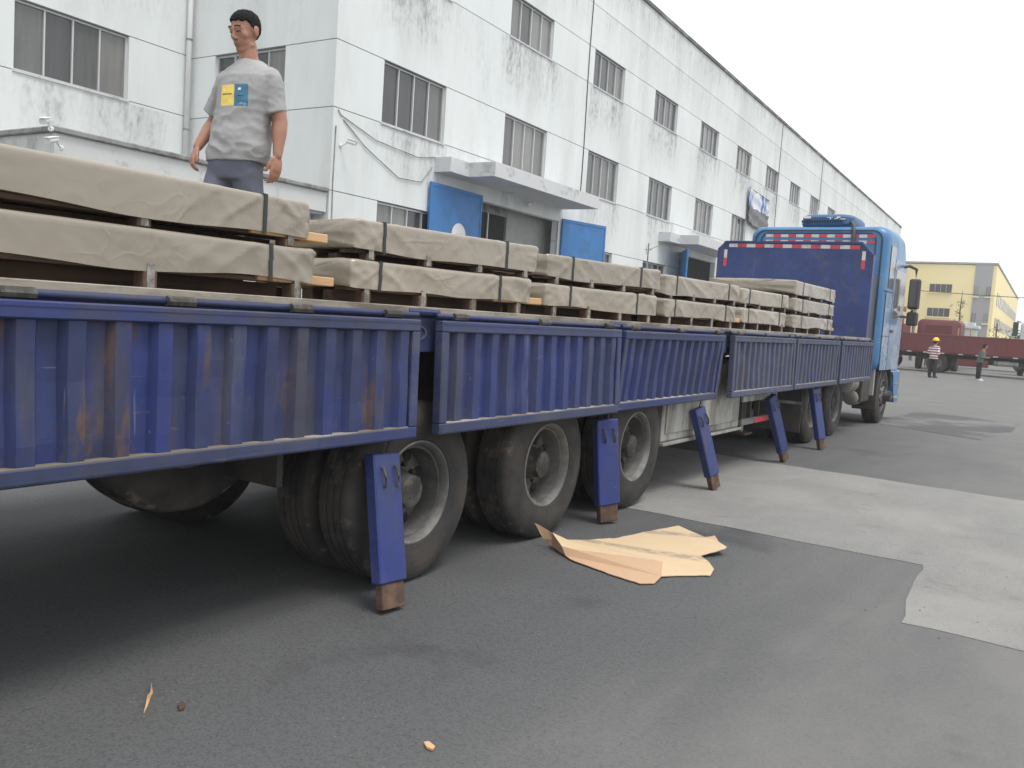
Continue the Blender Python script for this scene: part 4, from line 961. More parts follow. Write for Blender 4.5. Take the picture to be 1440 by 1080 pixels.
# lower cab: steps in front of the wheel arch, fender, bumper
MB().prism([(17.72, .945), (18.50, .945), (18.52, .35), (18.15, .35), (17.95, .62), (17.86, .85)], cx+.78, cx+1.225, 'x').build('step_panel', M['cab'], TC)
MB().prism([(17.72, .945), (18.50, .945), (18.52, .35), (18.15, .35), (17.95, .62), (17.86, .85)], cx-1.225, cx-.78, 'x').build('step_panel', M['cab'], TC)
for k in range(2): MB().cbox(cx+1.0, cx+1.232, 18.0+.06*k, 18.4, .42+.26*k, .47+.26*k, .006).build('step', M['steel'], TC)
MB().cbox(cx-1.2, cx+1.2, 18.53, 18.72, .35, .98, .05).build('bumper', M['cab'], TC)
FWY, RW1, RW2 = 17.22, 14.08, 12.74
arch = [( FWY+.66*math.cos(a), .52+.66*math.sin(a)) for a in [PI*.08+PI*.84*k/12 for k in range(13)]]
inn = [( FWY+.62*math.cos(a), .52+.62*math.sin(a)) for a in [PI*.08+PI*.84*k/12 for k in range(13)]]
for xa, xb in ((cx+.82, cx+1.2), (cx-1.2, cx-.82)): MB().prism(arch+inn[::-1], xa, xb, 'x').build('wheel_arch', M['dkgrey'], TC)
MB().cbox(cx+.80, cx+1.2, 16.50, 16.54, .28, 1.05, .008).build('mud_flap', M['chassis'], TC)
MB().cbox(cx+.98, cx+1.17, 16.34, 16.40, .55, 1.05, .008).build('battery_cover', M['steel'], TC)
for X in (-.48, .38): MB().box(cx+X, cx+X+.10, 12.0, 18.4, .78, 1.02).build('chassis_rail', M['chassis'], TC)
MB().cbox(cx-.5, cx+.5, 12.9, 13.9, 1.04, 1.12, .02).build('fifth_wheel', M['hub'], TC)
tk = MB()
tk.lathe([(0, .12), (.02, .15), (.50, .15), (.52, .12)], 16, Matrix.Translation((cx+.95, 15.0, .78)) @ Matrix.Rotation(PI/2, 4, 'Z')); tk.build('air_tank', M['steel'], TC, 40)
MB().lathe([(0, .10), (.02, .13), (.46, .13), (.48, .10)], 16, Matrix.Translation((cx+.95, 15.62, .52)) @ Matrix.Rotation(PI/2, 4, 'Z')).build('air_tank', M['steel'], TC, 40)
MB().cbox(cx+.72, cx+1.12, 15.65, 16.28, .45, .95, .02).build('battery_box', M['chassis'], TC)
for k in range(4): MB().tube([(cx+1.0, 14.95+.2*k, 1.0), (cx+1.05, 15.05+.22*k, .88-.06*k), (cx+.95, 15.3+.2*k, .7), (cx+.9, 15.7, .8)], .018, 6).build('air_hose', M['dkgrey'], TC, True)
MB().cbox(cx-1.15, cx-.6, 14.9, 16.2, .4, .95, .1).build('fuel_tank', M['steel'], TC)
first = wheel(TC); tm = (first, snap(first))
for y in (RW1, RW2):
    put_wheels(TC, tm, y, -3.17); MB().tube([(-5.2, y, WZ), (-3.3, y, WZ)], .09, 10).build('axle', M['chassis'], TC)
first2 = wheel(TC, False); tm2 = (first2, snap(first2)); put_wheels(TC, tm2, FWY, -3.06, False); MB().tube([(-5.2, FWY, WZ), (-3.3, FWY, WZ)], .07, 10).build('axle', M['chassis'], TC)
for f in (first, first2):
    for o in [f]+list(kids(f)): bpy.data.objects.remove(o)
for (ya, yb) in ((11.90, 11.93),): 
    MB().cbox(cx+.48, cx+1.12, ya, yb, .22, 1.08, .006).build('mud_flap', M['chassis'], TC); MB().cbox(cx-1.12, cx-.48, ya, yb, .22, 1.08, .006).build('mud_flap', M['chassis'], TC)
    MB().cbox(cx+.48, cx+1.13, ya-.012, ya-.002, .60, .64, .002).build('flap_bar', M['steel'], TC)
# ------------------------------------------------------------------ people
def hand(mb, wrist, d, side, palm_n, curl=.6, s=1.0):
    """wrist point, unit direction of the hand, thumb side vector, palm normal"""
    wrist = Vector(wrist); d = Vector(d).normalized(); th = Vector(side); th = (th-d*th.dot(d)).normalized(); pn = Vector(palm_n); pn = (pn-d*pn.dot(d)-th*pn.dot(th)).normalized()
    R_ = Matrix((d, th, pn)).transposed().to_4x4()
    mb.ell(wrist+d*.045*s, (.052*s, .038*s, .016*s), R_); mb.ell(wrist+d*.062*s, (.036*s, .040*s, .014*s), R_)
    for k, (off, ln) in enumerate(((.029, .072), (.010, .080), (-.010, .075), (-.028, .060))):
        p = wrist+d*.082*s+th*off*s; a = curl*(.55+.1*k); dd = d
        for j, fr in enumerate((.45, .32, .23)):
            dd = (math.cos(a)*d+math.sin(a)*pn).normalized(); q = p+dd*ln*fr*s
            mb.capsule(p, q, (.0092-.0012*j)*s, (.0085-.0012*j)*s, 8, 3); p = q; a += curl*.75
    p = wrist+d*.025*s+th*.030*s; q = p+(d*.85+th*.30+pn*.25).normalized()*.040*s; mb.capsule(p, q, .0125*s, .0105*s, 8, 3)
    mb.capsule(q, q+(d*.9+th*.1+pn*.35).normalized()*.034*s, .0105*s, .0085*s, 8, 3)

def head(mb, c, R_):
    """c: head centre (mid height), R_: rotation; face looks along local -y; total height about .232"""
    def E(p, r): mb.ell(c+(R_ @ Vector(p)), r, R_.to_4x4())
    def K(a, b, r0, r1): mb.capsule(c+R_ @ Vector(a), c+R_ @ Vector(b), r0, r1, 10, 3)
    E((0, .012, .030), (.076, .094, .086)); E((0, -.018, .005), (.066, .072, .085)); E((0, -.030, -.045), (.055, .058, .062))
    E((0, -.050, -.086), (.030, .030, .026)); K((-.045, -.01, -.075), (-.012, -.06, -.092), .022, .02); K((.045, -.01, -.075), (.012, -.06, -.092), .022, .02)
    K((0, -.083, .018), (0, -.101, -.022), .0085, .0120); E((0, -.097, -.027), (.0165, .012, .010)); E((-.014, -.091, -.029), (.008, .010, .008)); E((.014, -.091, -.029), (.008, .010, .008))
    K((-.042, -.074, .030), (-.012, -.086, .026), .010, .010); K((.042, -.074, .030), (.012, -.086, .026), .010, .010)
    E((-.038, -.052, -.014), (.026, .022, .028)); E((.038, -.052, -.014), (.026, .022, .028))
    E((0, -.083, -.055), (.021, .009, .006)); E((0, -.081, -.067), (.018, .009, .007))
    for s_ in (-1, 1):
        E((s_*.077, .012, .0), (.010, .020, .032)); E((s_*.082, .020, .012), (.007, .013, .018))
        E((s_*.030, -.077, .010), (.0145, .010, .008))

def hips(me, wide):                      # hips swung to his right, as he walks
    for v in me.vertices:
        k = 1 if wide else max(0, min(1, (.19-abs(v.co.x))/.03))
        v.co.x += .14*max(-.5, min(0, v.co.z-1.28))*k
    me.update(); return me
def displaced(me, fn):
    nr = [v.normal.copy() for v in me.vertices]
    for v, n in zip(me.vertices, nr): v.co = v.co+n*fn(v.co)
    me.update(); return me

MAN = Vector((-4.5, 3.63, DECK))+Vector((.628, .778, 0))*.035
man = thing('person', 'man in grey printed tee walking on the trailer bed behind the wrapped bundles', 'person', MAN, .20); man.scale = (1.022,)*3
b = MB()
b.loft([(.86, 0, 0, .14, .10), (1.0, 0, 0, .135, .095), (1.15, 0, 0, .15, .10), (1.28, 0, .0, .16, .095), (1.34, 0, .0, .12, .075), (1.37, 0, .0, .07, .06)], 24)
b.capsule((-.10, 0, 1.325), (-.168, .01, 1.31), .045, .046); b.capsule((.10, 0, 1.325), (.168, .01, 1.31), .045, .048)
b.capsule((0, .010, 1.36), (-.004, -.012, 1.50), .062, .054); b.capsule((-.04, .012, 1.375), (0, .004, 1.43), .040, .052); b.capsule((.04, .012, 1.375), (0, .004, 1.43), .040, .052)
arms = (((-.172, .01, 1.31), (-.280, .045, 1.075), (-.300, -.075, .895)), ((.172, .01, 1.31), (.216, .045, 1.06), (.226, .015, .855)))
for (sh, el, wr) in arms:
    b.capsule(sh, el, .048, .042); b.capsule(el, Vector(el).lerp(Vector(wr), .3), .042, .044); b.capsule(Vector(el).lerp(Vector(wr), .3), wr, .044, .028)
hand(b, (-.300, -.075, .895), (-.10, -.40, -.90), (.75, -.5, .1), (.65, .5, -.35), .7, 1.08)
hand(b, (.226, .015, .855), (.0, -.10, -1), (-.25, -.95, .1), (-.9, .3, 0), .38, 1.08)
for s_, yk, yf in ((-1, -.12, -.18), (1, .06, .22)):
    b.capsule((s_*.09, 0, .84), (s_*.10, yk, .46), .075, .055); b.capsule((s_*.10, yk, .46), (s_*.10, yf, .09), .052, .036)
HR = Matrix.Rotation(-.13, 3, 'Z') @ Matrix.Rotation(.30, 3, 'X'); HC = Vector((-.012, -.030, 1.574))
head(b, HC, HR)
skin = hips(remesh(b, .0048, 4, .5), 0); link('body', skin, M['skin'], man, True)
hh = MB(); head(hh, Vector(), Matrix.Identity(3)); hm = remesh(hh, .0045, 3, .5)
def hair_line(p):                       # > 0 inside the hair (head frame, face along -y)
    if abs(p.x) > .079 and -.03 < p.z < .045 and -.02 < p.y < .05: return -1      # ears
    if p.y < -.035: lim = .066-.10*(p.y+.035)*0+.012*math.cos(p.x*40)*0
    elif p.y < .0: lim = .066-(p.y+.035)/.035*.058
    elif p.y < .035: lim = .008-(p.y)/.035*.030
    else: lim = -.022-(p.y-.035)/.05*.045
    return (p.z-lim)/.010+1.1*noise.noise(p*70)
def hair_off(p):
    k = max(-1, min(1, hair_line(p)))
    tall = max(0, min(1, (p.z-.03)/.06))
    return (.0055+.0105*tall+.003*noise.noise(p*75)+.0022*noise.noise(p*150)) if k > 0 else -.006
displaced(hm, hair_off); hm.transform(Matrix.Translation(HC) @ HR.to_4x4()); link('hair', hm, M['hair'], man, True)
fc_ = MB()
def FK(a, b_, r0, r1): fc_.capsule(HC+HR @ Vector(a), HC+HR @ Vector(b_), r0, r1, 8, 3)
FK((-.050, -.078, .036), (-.030, -.090, .040), .003, .0034); FK((-.030, -.090, .040), (-.012, -.092, .037), .0034, .003); FK((.050, -.078, .036), (.030, -.090, .040), .003, .0034); FK((.030, -.090, .040), (.012, -.092, .037), .0034, .003)
fc_.build('eyebrows', M['hair'], man, True)
e_ = MB()
for s_ in (-1, 1): e_.capsule(HC+HR @ Vector((s_*.041, -.0805, .008)), HC+HR @ Vector((s_*.019, -.086, .007)), .0036, .0036, 8, 3)
e_.build('eyes', M['eye'], man, True)
l_ = MB(); l_.ell(HC+HR @ Vector((0, -.0875, -.057)), (.019, .006, .0042), HR.to_4x4()); l_.ell(HC+HR @ Vector((0, -.0855, -.066)), (.016, .007, .005), HR.to_4x4()); l_.build('lips', M['lip'], man, True)
# tee: body and sleeves
s = MB()
s.loft([(.805, .004, .006, .196, .150), (.86, .004, .004, .196, .148), (.95, .003, 0, .190, .140), (1.05, 0, 0, .184, .132), (1.15, 0, 0, .182, .130), (1.24, 0, 0, .190, .130), (1.31, 0, .004, .190, .120), (1.345, 0, .008, .178, .104), (1.375, 0, .010, .142, .090), (1.40, 0, .010, .105, .080), (1.416, 0, .008, .080, .072)], 40, 2.4)
for (sh, el, wr) in arms:
    sg = -1 if sh[0] < 0 else 1; sh = Vector((sg*.148, .008, 1.316)); el = Vector(el); d = (el-sh).normalized(); e2 = sh+(el-sh)*.83
    rot = d.to_track_quat('X', 'Z').to_matrix().to_4x4(); L_ = (e2-sh).length
    s.lathe([(-.06, .03), (-.03, .062), (0, .073), (.06, .074), (L_*.6, .071), (L_, .074)], 24, Matrix.Translation(sh) @ rot)
tee = remesh(s, .006, 4)
def fold(p):
    low = max(0, min(1, (1.12-p.z)/.25)); sd_ = abs(p.x)
    a = .0045*noise.noise(Vector((p.x*5+p.z*3, p.y*5, p.z*9)))
    r = (.5-abs(noise.noise(Vector((p.x*6-p.z*4, p.y*6+3, p.z*15+p.x*6)))))*.021*(.30+low)*max(0, min(1, (p.z-.80)/.06))
    t_ = (.5-abs(noise.noise(Vector((p.x*10, p.y*10+7, p.z*6-p.x*8)))))*.009
    return a+r+t_-.005
displaced(tee, fold); hips(tee, 1); displaced(tee, lambda p: .0016*noise.noise(p*34)); link('tee_shirt', tee, M['tee'], man, True)
pz = MB()
pz.loft([(.70, 0, .0, .150, .115), (.78, 0, .0, .172, .13), (.86, 0, 0, .168, .125), (.93, 0, 0, .155, .115)], 30, 2.4)
for s_, yk, yf in ((-1, -.12, -.18), (1, .06, .22)):
    pz.capsule((s_*.085, 0, .76), (s_*.10, yk, .46), .098, .076); pz.capsule((s_*.10, yk, .46), (s_*.10, yf, .12), .076, .062)
pm = remesh(pz, .009, 5); displaced(pm, lambda p: .007*(.5-abs(noise.noise(Vector((p.x*7, p.y*7, p.z*8)))))); hips(pm, 1); link('trousers', pm, M['pants'], man, True)
for s_, yf in ((-1, -.18), (1, .22)):
    q = MB().loft([(0, s_*.10-.07, yf-.06, .048, .135), (.03, s_*.10-.07, yf-.06, .05, .138), (.07, s_*.10-.07, yf-.03, .046, .10), (.12, s_*.10-.07, yf, .044, .055)], 18, 2.4); q.build('shoe', M['shoe'], man, 50)

def far_person(label, loc, rz, top, legs, shoes, h=1.0, helmet=False, lean=0.0, bare=True, arms_=None):
    t = thing('person', label, 'person', loc, rz, None)
    b = MB(); L = lambda z: -lean*max(0, z-.9)
    b.loft([(.86, 0, 0, .13, .09), (1.15, 0, L(1.15), .15, .10), (1.36, 0, L(1.36), .13, .08), (1.42, 0, L(1.42), .06, .06)], 16)
    for (sh, el, wr) in arms_:
        b.capsule(sh, el, .048, .04); b.capsule(el, wr, .04, .028); d = (Vector(wr)-Vector(el)).normalized(); hand(b, wr, d, (1 if sh[0] < 0 else -1, -.3, 0), (0, .3, .2), .6)
    for s_ in (-1, 1): b.capsule((s_*.09, 0, .84), (s_*.11, .0, .08), .075, .04)
    b.capsule((0, L(1.4), 1.38), (0, L(1.5)-.01, 1.5), .058, .052)
    head(b, Vector((0, L(1.6)-.02, 1.585)), Matrix.Rotation(lean*.8, 3, 'X'))
    link('body', remesh(b, .010, 2), M['skin'], t, True)
    hm_ = MB(); hc = Vector((0, L(1.6)-.02, 1.585))
    hm_.ell(hc+Vector((0, .02, .045)), (.085, .10, .08)); hm_.ell(hc+Vector((0, .05, .0)), (.08, .07, .08)); link('hair', remesh(hm_, .012, 2), M['hair'], t, True)
    if helmet:
        m_ = MB().loft([(1.64, 0, L(1.6)-.02, .150, .175), (1.655, 0, L(1.6)-.02, .150, .175), (1.66, 0, L(1.6)-.01, .125, .145), (1.70, 0, L(1.6)-.01, .122, .14), (1.75, 0, L(1.6)-.01, .10, .115), (1.785, 0, L(1.6)-.01, .05, .06), (1.79, 0, L(1.6)-.01, .01, .01)], 24); m_.build('safety_helmet', M['helmet'], t, 50)
    s = MB(); s.loft([(.84, 0, 0, .19, .14), (1.0, 0, L(1.0), .18, .13), (1.2, 0, L(1.2), .195, .13), (1.34, 0, L(1.34), .18, .11), (1.41, 0, L(1.41), .09, .075)], 24, 2.3)
    for (sh, el, wr) in arms_:
        s.capsule(Vector(sh)*.98+Vector((0,0,.02)), Vector(sh).lerp(Vector(el), .85 if bare else 1.0), .075, .07)
        if not bare: s.capsule(el, Vector(el).lerp(Vector(wr), .85), .06, .05)
    sm = remesh(s, .014, 3); displaced(sm, lambda p: .008*noise.noise(p*9)); link('shirt', sm, top, t, True)
    p_ = MB(); p_.loft([(.74, 0, 0, .165, .125), (.88, 0, 0, .168, .125), (.92, 0, 0, .15, .11)], 20)
    for s_ in (-1, 1): p_.capsule((s_*.085, 0, .78), (s_*.115, .0, .46), .095, .08); p_.capsule((s_*.115, 0, .46), (s_*.125, .01, .13), .08, .07)
    link('trousers', remesh(p_, .014, 3), legs, t, True)
    for s_ in (-1, 1): MB().loft([(0, s_*.125, -.06, .05, .135), (.04, s_*.125, -.06, .05, .135), (.10, s_*.125, -.01, .045, .07)], 14, 2.4).build('shoe', shoes, t, 50)
    t.scale = (h, h, h); return t
g1 = ground_at(1310, 531); g2 = ground_at(1375, 535)
far_person('worker in yellow helmet and maroon white striped tee by the red lorry', g1, PI-.5, M['tee_s'], M['dktrousers'], M['shoe'], 1.01, True, .05, True, (((-.19,0,1.34),(-.24,.05,1.07),(-.14,-.15,1.05)), ((.19,0,1.34),(.24,.05,1.07),(.14,-.15,1.05))))
far_person('man in grey green top and black trousers by the red lorry', g2, PI*.62, M['green_top'], M['dktrousers'], M['shoe_w'], .97, False, .22, False, (((-.19,-.1,1.34),(-.25,-.02,1.08),(-.15,-.28,1.08)), ((.19,-.1,1.34),(.25,-.02,1.08),(.15,-.28,1.08))))
# ------------------------------------------------------------------ red cargo lorry parked across the yard
LOR = thing('red_cargo_lorry', 'dark red cargo lorry with low side boards parked across the yard', 'lorry', (-3.6, 52.2, 0), world=True)
LY = 50.95
lx0, lx1 = -8.35, 1.6
MB().box(lx0, lx1, LY, LY+2.4, 1.02, 1.14).build('bed_floor', M['maroon'], LOR)
nb = 4
for i in range(nb):
    a = lx0+(lx1-lx0)*i/nb+.015; b_ = lx0+(lx1-lx0)*(i+1)/nb-.015
    o = MB().cbox(a, b_, LY-.05, LY-.002, 1.08, 2.03, .01).build('side_board', M['maroon'], LOR)
    MB().cbox(a, b_, LY-.065, LY-.051, 1.95, 2.02, .004).cbox(a, b_, LY-.065, LY-.051, 1.10, 1.17, .004).build('board_rail', M['maroon'], o)
    MB().cbox(a, b_, LY+2.40, LY+2.45, 1.08, 2.03, .01).build('side_board', M['maroon'], LOR)
    for k in range(3): MB().box(a+.3+k*.8, a+.52+k*.8, LY-.056, LY-.0505, 1.02, 1.075).build('reflective_tape', M['white_t'], LOR)
MB().cbox(lx0-.06, lx0, LY-.03, LY+2.43, 1.08, 2.5, .01).build('front_board', M['maroon'], LOR)
for X in (lx0+2.4, lx0+3.0): MB().cbox(X, X+.06, LY+2.3, LY+2.39, 1.14, 2.45, .006).build('stake', M['wood'], LOR)
for yy in (LY+.7, LY+1.6): MB().box(-10.6, lx1, yy, yy+.1, .78, 1.015).build('chassis_rail', M['chassis'], LOR)
rb = MB()
rs = [(-10.75, 1.12, .75, 2.5, .2), (-10.6, 1.18, .62, 2.85, .25), (-10.2, 1.22, .6, 3.05, .25), (-9.1, 1.22, .6, 3.08, .25), (-8.72, 1.2, .65, 3.02, .25)]
v = []; fc = []
for (x, hw, z0, z1, r) in rs: v += [Vector((x, LY+1.2+p[0], p[1])) for p in rrect(hw, z0, z1, r)]
for i in range(len(rs)-1): fc += [(i*24+k, i*24+(k+1) % 24, (i+1)*24+(k+1) % 24, (i+1)*24+k) for k in range(24)]
fc += [tuple(range(24)), tuple(range(96, 120))]
cb_ = MB().add(v, fc).build('cab', M['cabred'], LOR, 40)
MB().cbox(-10.3, -9.2, LY-.03, LY-.015, 1.8, 2.6, .003).build('side_window', M['glass'], cb_)
def sidewheel(par, x, y, z, flip=False):
    Mx = Matrix.Translation((x, y, z)) @ Matrix.Rotation(-PI/2, 4, 'Z')
    o = MB().lathe([(-.05, .262), (-.002, .286), (-.02, .27), (-.10, .25), (-.16, .22), (-.15, .14), (-.05, .09), (-.05, 1e-6)], 24, Mx).build('wheel', M['rim'], par, 40)
    MB().lathe([(-.03, .28), (.008, .35), (.006, .44), (-.02, .50), (-.05, .52), (-.25, .52), (-.28, .44), (-.26, .28)], 32, Mx, closed=True).build('tyre', M['tyre'], o, 35)
for x in (-9.15, -6.55, -.35, 1.0):
    sidewheel(LOR, x, LY+.06, .52); sidewheel(LOR, x, LY+2.3, .52)
    if x > -9: sidewheel(LOR, x, LY+.40, .52)
    MB().tube([(x, LY+.2, .52), (x, LY+2.2, .52)], .07, 8).build('axle', M['chassis'], LOR)
MB().cbox(-5.6, -4.15, LY+.05, LY+.5, .45, .82, .03).build('fuel_tank', M['maroon'], LOR); MB().cbox(-2.3, -1.2, LY+.1, LY+.5, .5, .85, .02).build('tool_box', M['maroon'], LOR)
MB().lathe([(0, .14), (1.1, .14)], 14, Matrix.Translation((-3.9, LY+.3, .72))).build('air_tank', M['steel'], LOR)
MB().box(-5.9, -1.0, LY+.5, LY+.56, .6, .8).build('prop_shaft_guard', M['chassis'], LOR)
for x in (-7.4, -7.15): MB().box(x, x+.03, LY+.1, LY+.4, .3, 1.0).build('mud_flap', M['chassis'], LOR)

def rear_cab(name, label, x0, x1, y, z1, mat, front=False):
    t = thing(name, label, 'truck', ((x0+x1)/2, y+1, 0), world=True); c = (x0+x1)/2; hw = (x1-x0)/2
    ss = [(y, hw-.12, .7, z1-.12, .25), (y+.08, hw-.02, .62, z1-.02, .28), (y+.3, hw, .6, z1, .28), (y+1.9, hw, .6, z1, .28), (y+2.0, hw-.08, .7, z1-.1, .25)]
    v = []; fc = []
    for (yy, h_, z0, z_, r) in ss: v += [Vector((c+p[0], yy, p[1])) for p in rrect(h_, z0, z_, r)]
    for i in range(4): fc += [(i*24+k, i*24+(k+1) % 24, (i+1)*24+(k+1) % 24, (i+1)*24+k) for k in range(24)]
    fc += [tuple(range(24)), tuple(range(96, 120))]
    o = MB().add(v, fc).build('cab', mat, t, 40)
    for x in (x0+.2, x1-.2):
        for yy in (y+.55, ): 
            q = MB().lathe([(-.14, .28), (-.14, .50), (-.1, .52), (.1, .52), (.14, .50), (.14, .28)], 24, Matrix.Translation((x, yy, .52)), closed=True).build('tyre', M['tyre'], t, 35)
    return t, o
t, o = rear_cab('red_lorry_cab', 'dark red rounded cab standing behind the red lorry bed', -8.35, -6.05, 55.5, 2.92, M['maroon'])
MB().cbox(-7.9, -6.5, 55.47, 55.49, 2.0, 2.6, .004).build('rear_window', M['maroon'], o); MB().cbox(-8.2, -6.2, 57.6, 62, .8, 1.1, .02).build('chassis', M['chassis'], t)
t, o = rear_cab('white_red_truck', 'truck with red roof and white front behind the red lorry tail', -3.25, -.75, 57.5, 3.15, M['white'])
MB().cbox(-3.0, -1.0, 57.46, 57.49, 2.2, 2.9, .006).build('windscreen', M['glass'], o); MB().cbox(-3.1, -.9, 57.6, 59.3, 3.152, 3.75, .2).build('roof_fairing', M['cabred'], o)
MB().cbox(-3.62, -3.35, 57.4, 57.55, 2.25, 3.05, .03).build('mirror', M['dkgrey'], o); MB().tube([(-3.25, 57.6, 3.05), (-3.45, 57.5, 3.1)], .03, 6).build('mirror_arm', M['dkgrey'], o)
MB().cbox(-3.2, -.8, 57.40, 57.48, .6, 1.3, .03).build('bumper', M['cabred'], o)
# blue lorry bed further back
t = thing('blue_lorry_bed', 'low blue cargo bed showing above the red lorry side', 'trailer', (-5.2, 66, 0), world=True)
MB().cbox(-8.4, -2.2, 65, 67.4, 1.2, 2.12, .02).build('bed', M['head'], t); 
for k in range(12): MB().box(-8.2+k*.5, -8.16+k*.5, 64.96, 64.998, 1.3, 2.2).build('stake', M['steel'], t)
for x in (-7.4, -3.4): MB().lathe([(-.14, .28), (-.14, .50), (.14, .50), (.14, .28)], 20, Matrix.Translation((x, 65.3, .5)) @ Matrix.Rotation(PI/2, 4, 'Z'), closed=True).build('wheel', M['tyre'], t); MB().box(x-.2, x+.2, 65.2, 67, .5, 1.2).build('axle_frame', M['chassis'], t)
# ------------------------------------------------------------------ yellow works building
YB = thing('yellow_building', 'three storey yellow works building with grey corner strip', 'building', (-18, 117, 0), 0, world=True)
yf = 115.0; H_ = 10.95
MB().box(-45, -11.65, yf, yf+.4, 0, H_).build('front_wall', M['yellow'], YB)
MB().box(-11.65, -9.62-.2, yf-.12, yf+.4, 0, H_+.05).build('grey_strip', M['bgrey'], YB)
MB().box(-9.82, -9.45+.0, yf, yf+.4, 0, H_).build('front_wall', M['yellow'], YB)
sd_ = MB().prism([(-9.45, yf+.4), (-11.9, 194), (-12.3, 194), (-9.85, yf+.4)], 0, H_, 'z').build('side_wall', M['yellow'], YB)
MB().prism([(-45, yf-.15), (-9.35, yf-.15), (-11.8, 194.2), (-47, 194.2)], H_+.06, H_+.28, 'z').build('roof_edge', M['bgrey'], YB)
def ywin(x0, x1, z0, z1, y=yf):
    o = MB().box(x0, x1, y-.06, y-.005, z0, z1).build('window', M['glass'], YB); MB().box(x0-.12, x1+.12, y-.16, y-.001, z0-.14, z0-.002).build('sill', M['yellow'], o)
    f = MB()
    for k in range(1, 4): f.box(x0+(x1-x0)*k/4-.03, x0+(x1-x0)*k/4+.03, y-.08, y-.061, z0, z1)
    f.build('frame', M['bgrey'], o)
for x0, x1 in ((-18.9, -16.4-.0), (-16.35, -13.95), (-24.5, -21.5)):
    for z0, z1 in ((7.65, 8.6), (4.75, 5.75), (1.6, 2.7)):
        if x0 == -18.9: continue
        ywin(x0, x1, z0, z1)
for x0 in (-11.95+.35, -10.35):
    for z0 in (7.3, 4.2, 1.4): ywin(x0+.05, x0+.45, z0, z0+1.15, yf-.12)
for r, z0 in enumerate((6.6, 3.6)):
    for k in range(18):
        s_ = 5+k*4.0; px = -9.45-(2.45)*(s_/78.6); a = math.atan2(-2.45, 78.6)
        T = Matrix.Translation((px, yf+.4+s_, z0)) @ Matrix.Rotation(-a, 4, 'Z') if False else Matrix.Translation((px, yf+.4+s_, z0)) @ Matrix.Rotation(math.atan(2.45/78.6), 4, 'Z')
        MB().cbox(.005, .06, 0, 1.6, 0, 1.5, .01, T).build('window', M['glass'], YB)
# gantry, pole, wires, gate pillar, greenery
G = thing('pipe_gantry', 'grey pipe gantry on posts beside the yellow building', 'gantry', (-2, 160, 0), world=True)
for k in range(3): MB().tube([(-8, 160, 9.1+.7*k), (25, 158, 9.1+.7*k)], .22, 8).build('pipe', M['bgrey'], G)
for x in (-6.6, -1, 6, 14): MB().box(x-.2, x+.2, 159.5, 160, 0, 9).build('post', M['bgrey'], G)
far = thing('grey_works_block', 'plain grey block far behind the gantry', 'building', (6, 190, 0), world=True)
MB().box(-8.5, 25, 186, 200, 0, 8.0).build('wall', M['bgrey'], far); MB().box(-8.7, 25.2, 185.8, 200.2, 8.001, 8.4).build('roof_edge', M['coping'], far)
for k in range(8): MB().box(-7+k*4, -5+k*4, 185.9, 185.995, 4.5, 6).build('window', M['glass'], far)
PL = thing('gate_pillar', 'pale square gate pillar with stepped cap before the yellow building', 'pillar', (-8.2, 80, 0), world=True)
MB().cbox(-8.75, -7.55, 79.4, 80.6, 0, 2.9, .03).build('shaft', M['annex'], PL); MB().cbox(-8.95, -7.35, 79.2, 80.8, 2.901, 3.15, .03).cbox(-8.6, -7.7, 79.55, 80.45, 3.151, 3.4, .03).build('cap', M['canopy'], PL)
wr = thing('utility_pole', 'thin utility pole holding a wire far across the yard', 'pole', (-12.0, 78, 0), world=True)
MB().tube([(-12.0, 78, 0), (-12.0, 78, 6.1)], .12, 8).build('pole', M['coping'], wr); MB().tube([(-12.0+k*2.2, 78, 5.75-.25*math.sin(PI*k/11)-.02*k) for k in range(12)], .03, 5).build('wire', M['dkgrey'], wr); MB().tube([(12.2, 78, 0), (12.2, 78, 6.0)], .12, 8).build('pole', M['coping'], wr)
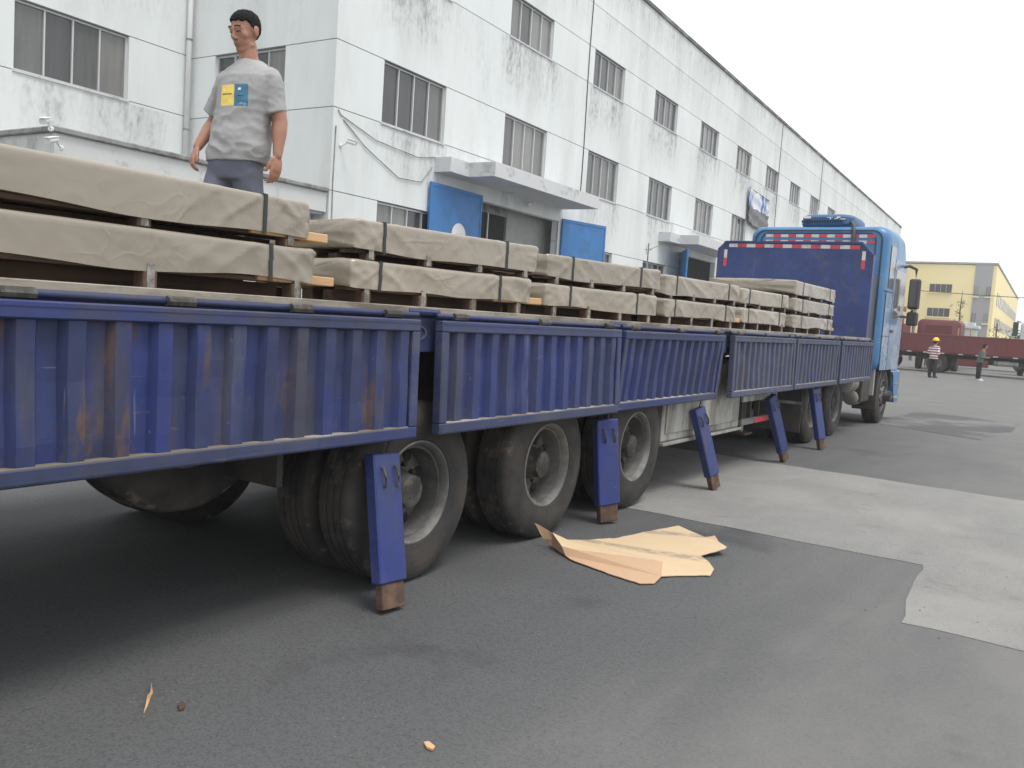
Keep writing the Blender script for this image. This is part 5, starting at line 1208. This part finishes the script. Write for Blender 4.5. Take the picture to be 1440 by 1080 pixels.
def foliage(name, label, loc, r, h, n, sz, seed, trunk=True, sparse=1.0):
    t = thing(name, label, 'tree' if trunk else 'bush', loc); rg = random.Random(seed)
    if trunk:
        m_ = MB().tube([(0,0,0), (.05,.03,h*.4), (-.04,.05,h*.75), (.02,0,h)], [.10,.08,.05,.015], 8)
        for k in range(7):
            a = k*2.4; z = h*(.35+.08*k); m_.tube([(0,0,z), (r*.5*math.cos(a), r*.5*math.sin(a), z+r*.35), (r*.85*math.cos(a), r*.85*math.sin(a), z+r*.6)], [.04,.02,.008], 5)
        m_.build('trunk', M['bark'], t)
    c = MB(); cl = [(rg.gauss(0, r*.45), rg.gauss(0, r*.45), (h*.35 if trunk else .3)+rg.random()*h*.65, rg.uniform(.25, .5)*r) for _ in range(14)]
    for k in range(n):
        x, y, z, q = rg.choice(cl); p = Vector((x, y, z))+Vector((rg.gauss(0,1), rg.gauss(0,1), rg.gauss(0,1)))*q*.55
        if p.z < .05: continue
        a = Vector((rg.gauss(0,1), rg.gauss(0,1), rg.gauss(0,.6))).normalized()*sz; b_ = a.cross(Vector((rg.gauss(0,1), rg.gauss(0,1), 1))).normalized()*sz*.5
        c.add([p-a, p+b_, p+a, p-b_], [(0,1,2,3)])
    c.build('crown', M['leaf'], t, fix=False); return t
foliage('green_bush', 'bright green bush growing before the yellow building side', (-4.9, 88, 0), 1.7, 3.4, 2600, .13, 1, False)
foliage('green_bush', 'low green bush at the red roofed truck', (-3.4, 84, 0), 1.4, 2.6, 1800, .12, 5, False)
foliage('young_tree', 'slender sparse young tree rising above the gate pillar', (-9.35, 84, 0), .45, 6.2, 160, .08, 2)
foliage('young_tree', 'pollarded young tree beside the green bush', (-6.6, 86, 0), .5, 3.9, 140, .08, 3)
# ------------------------------------------------------------------ damp air over the yard
hz = bpy.data.materials.new('haze_air'); hz.use_nodes = True; hz.node_tree.nodes.clear()
_o = hz.node_tree.nodes.new('ShaderNodeOutputMaterial'); _v = hz.node_tree.nodes.new('ShaderNodeVolumePrincipled')
_v.inputs['Color'].default_value = (.985, .99, 1, 1); _v.inputs['Density'].default_value = 0.0013; _v.inputs['Anisotropy'].default_value = .2
hz.node_tree.links.new(_v.outputs[0], _o.inputs['Volume'])
hzo = MB().box(-265, 265, -125, 565, -1, 16.5).build('haze', hz); hzo['kind'] = 'stuff'; hzo['label'] = 'thin pale haze over the yard'; hzo['category'] = 'haze'
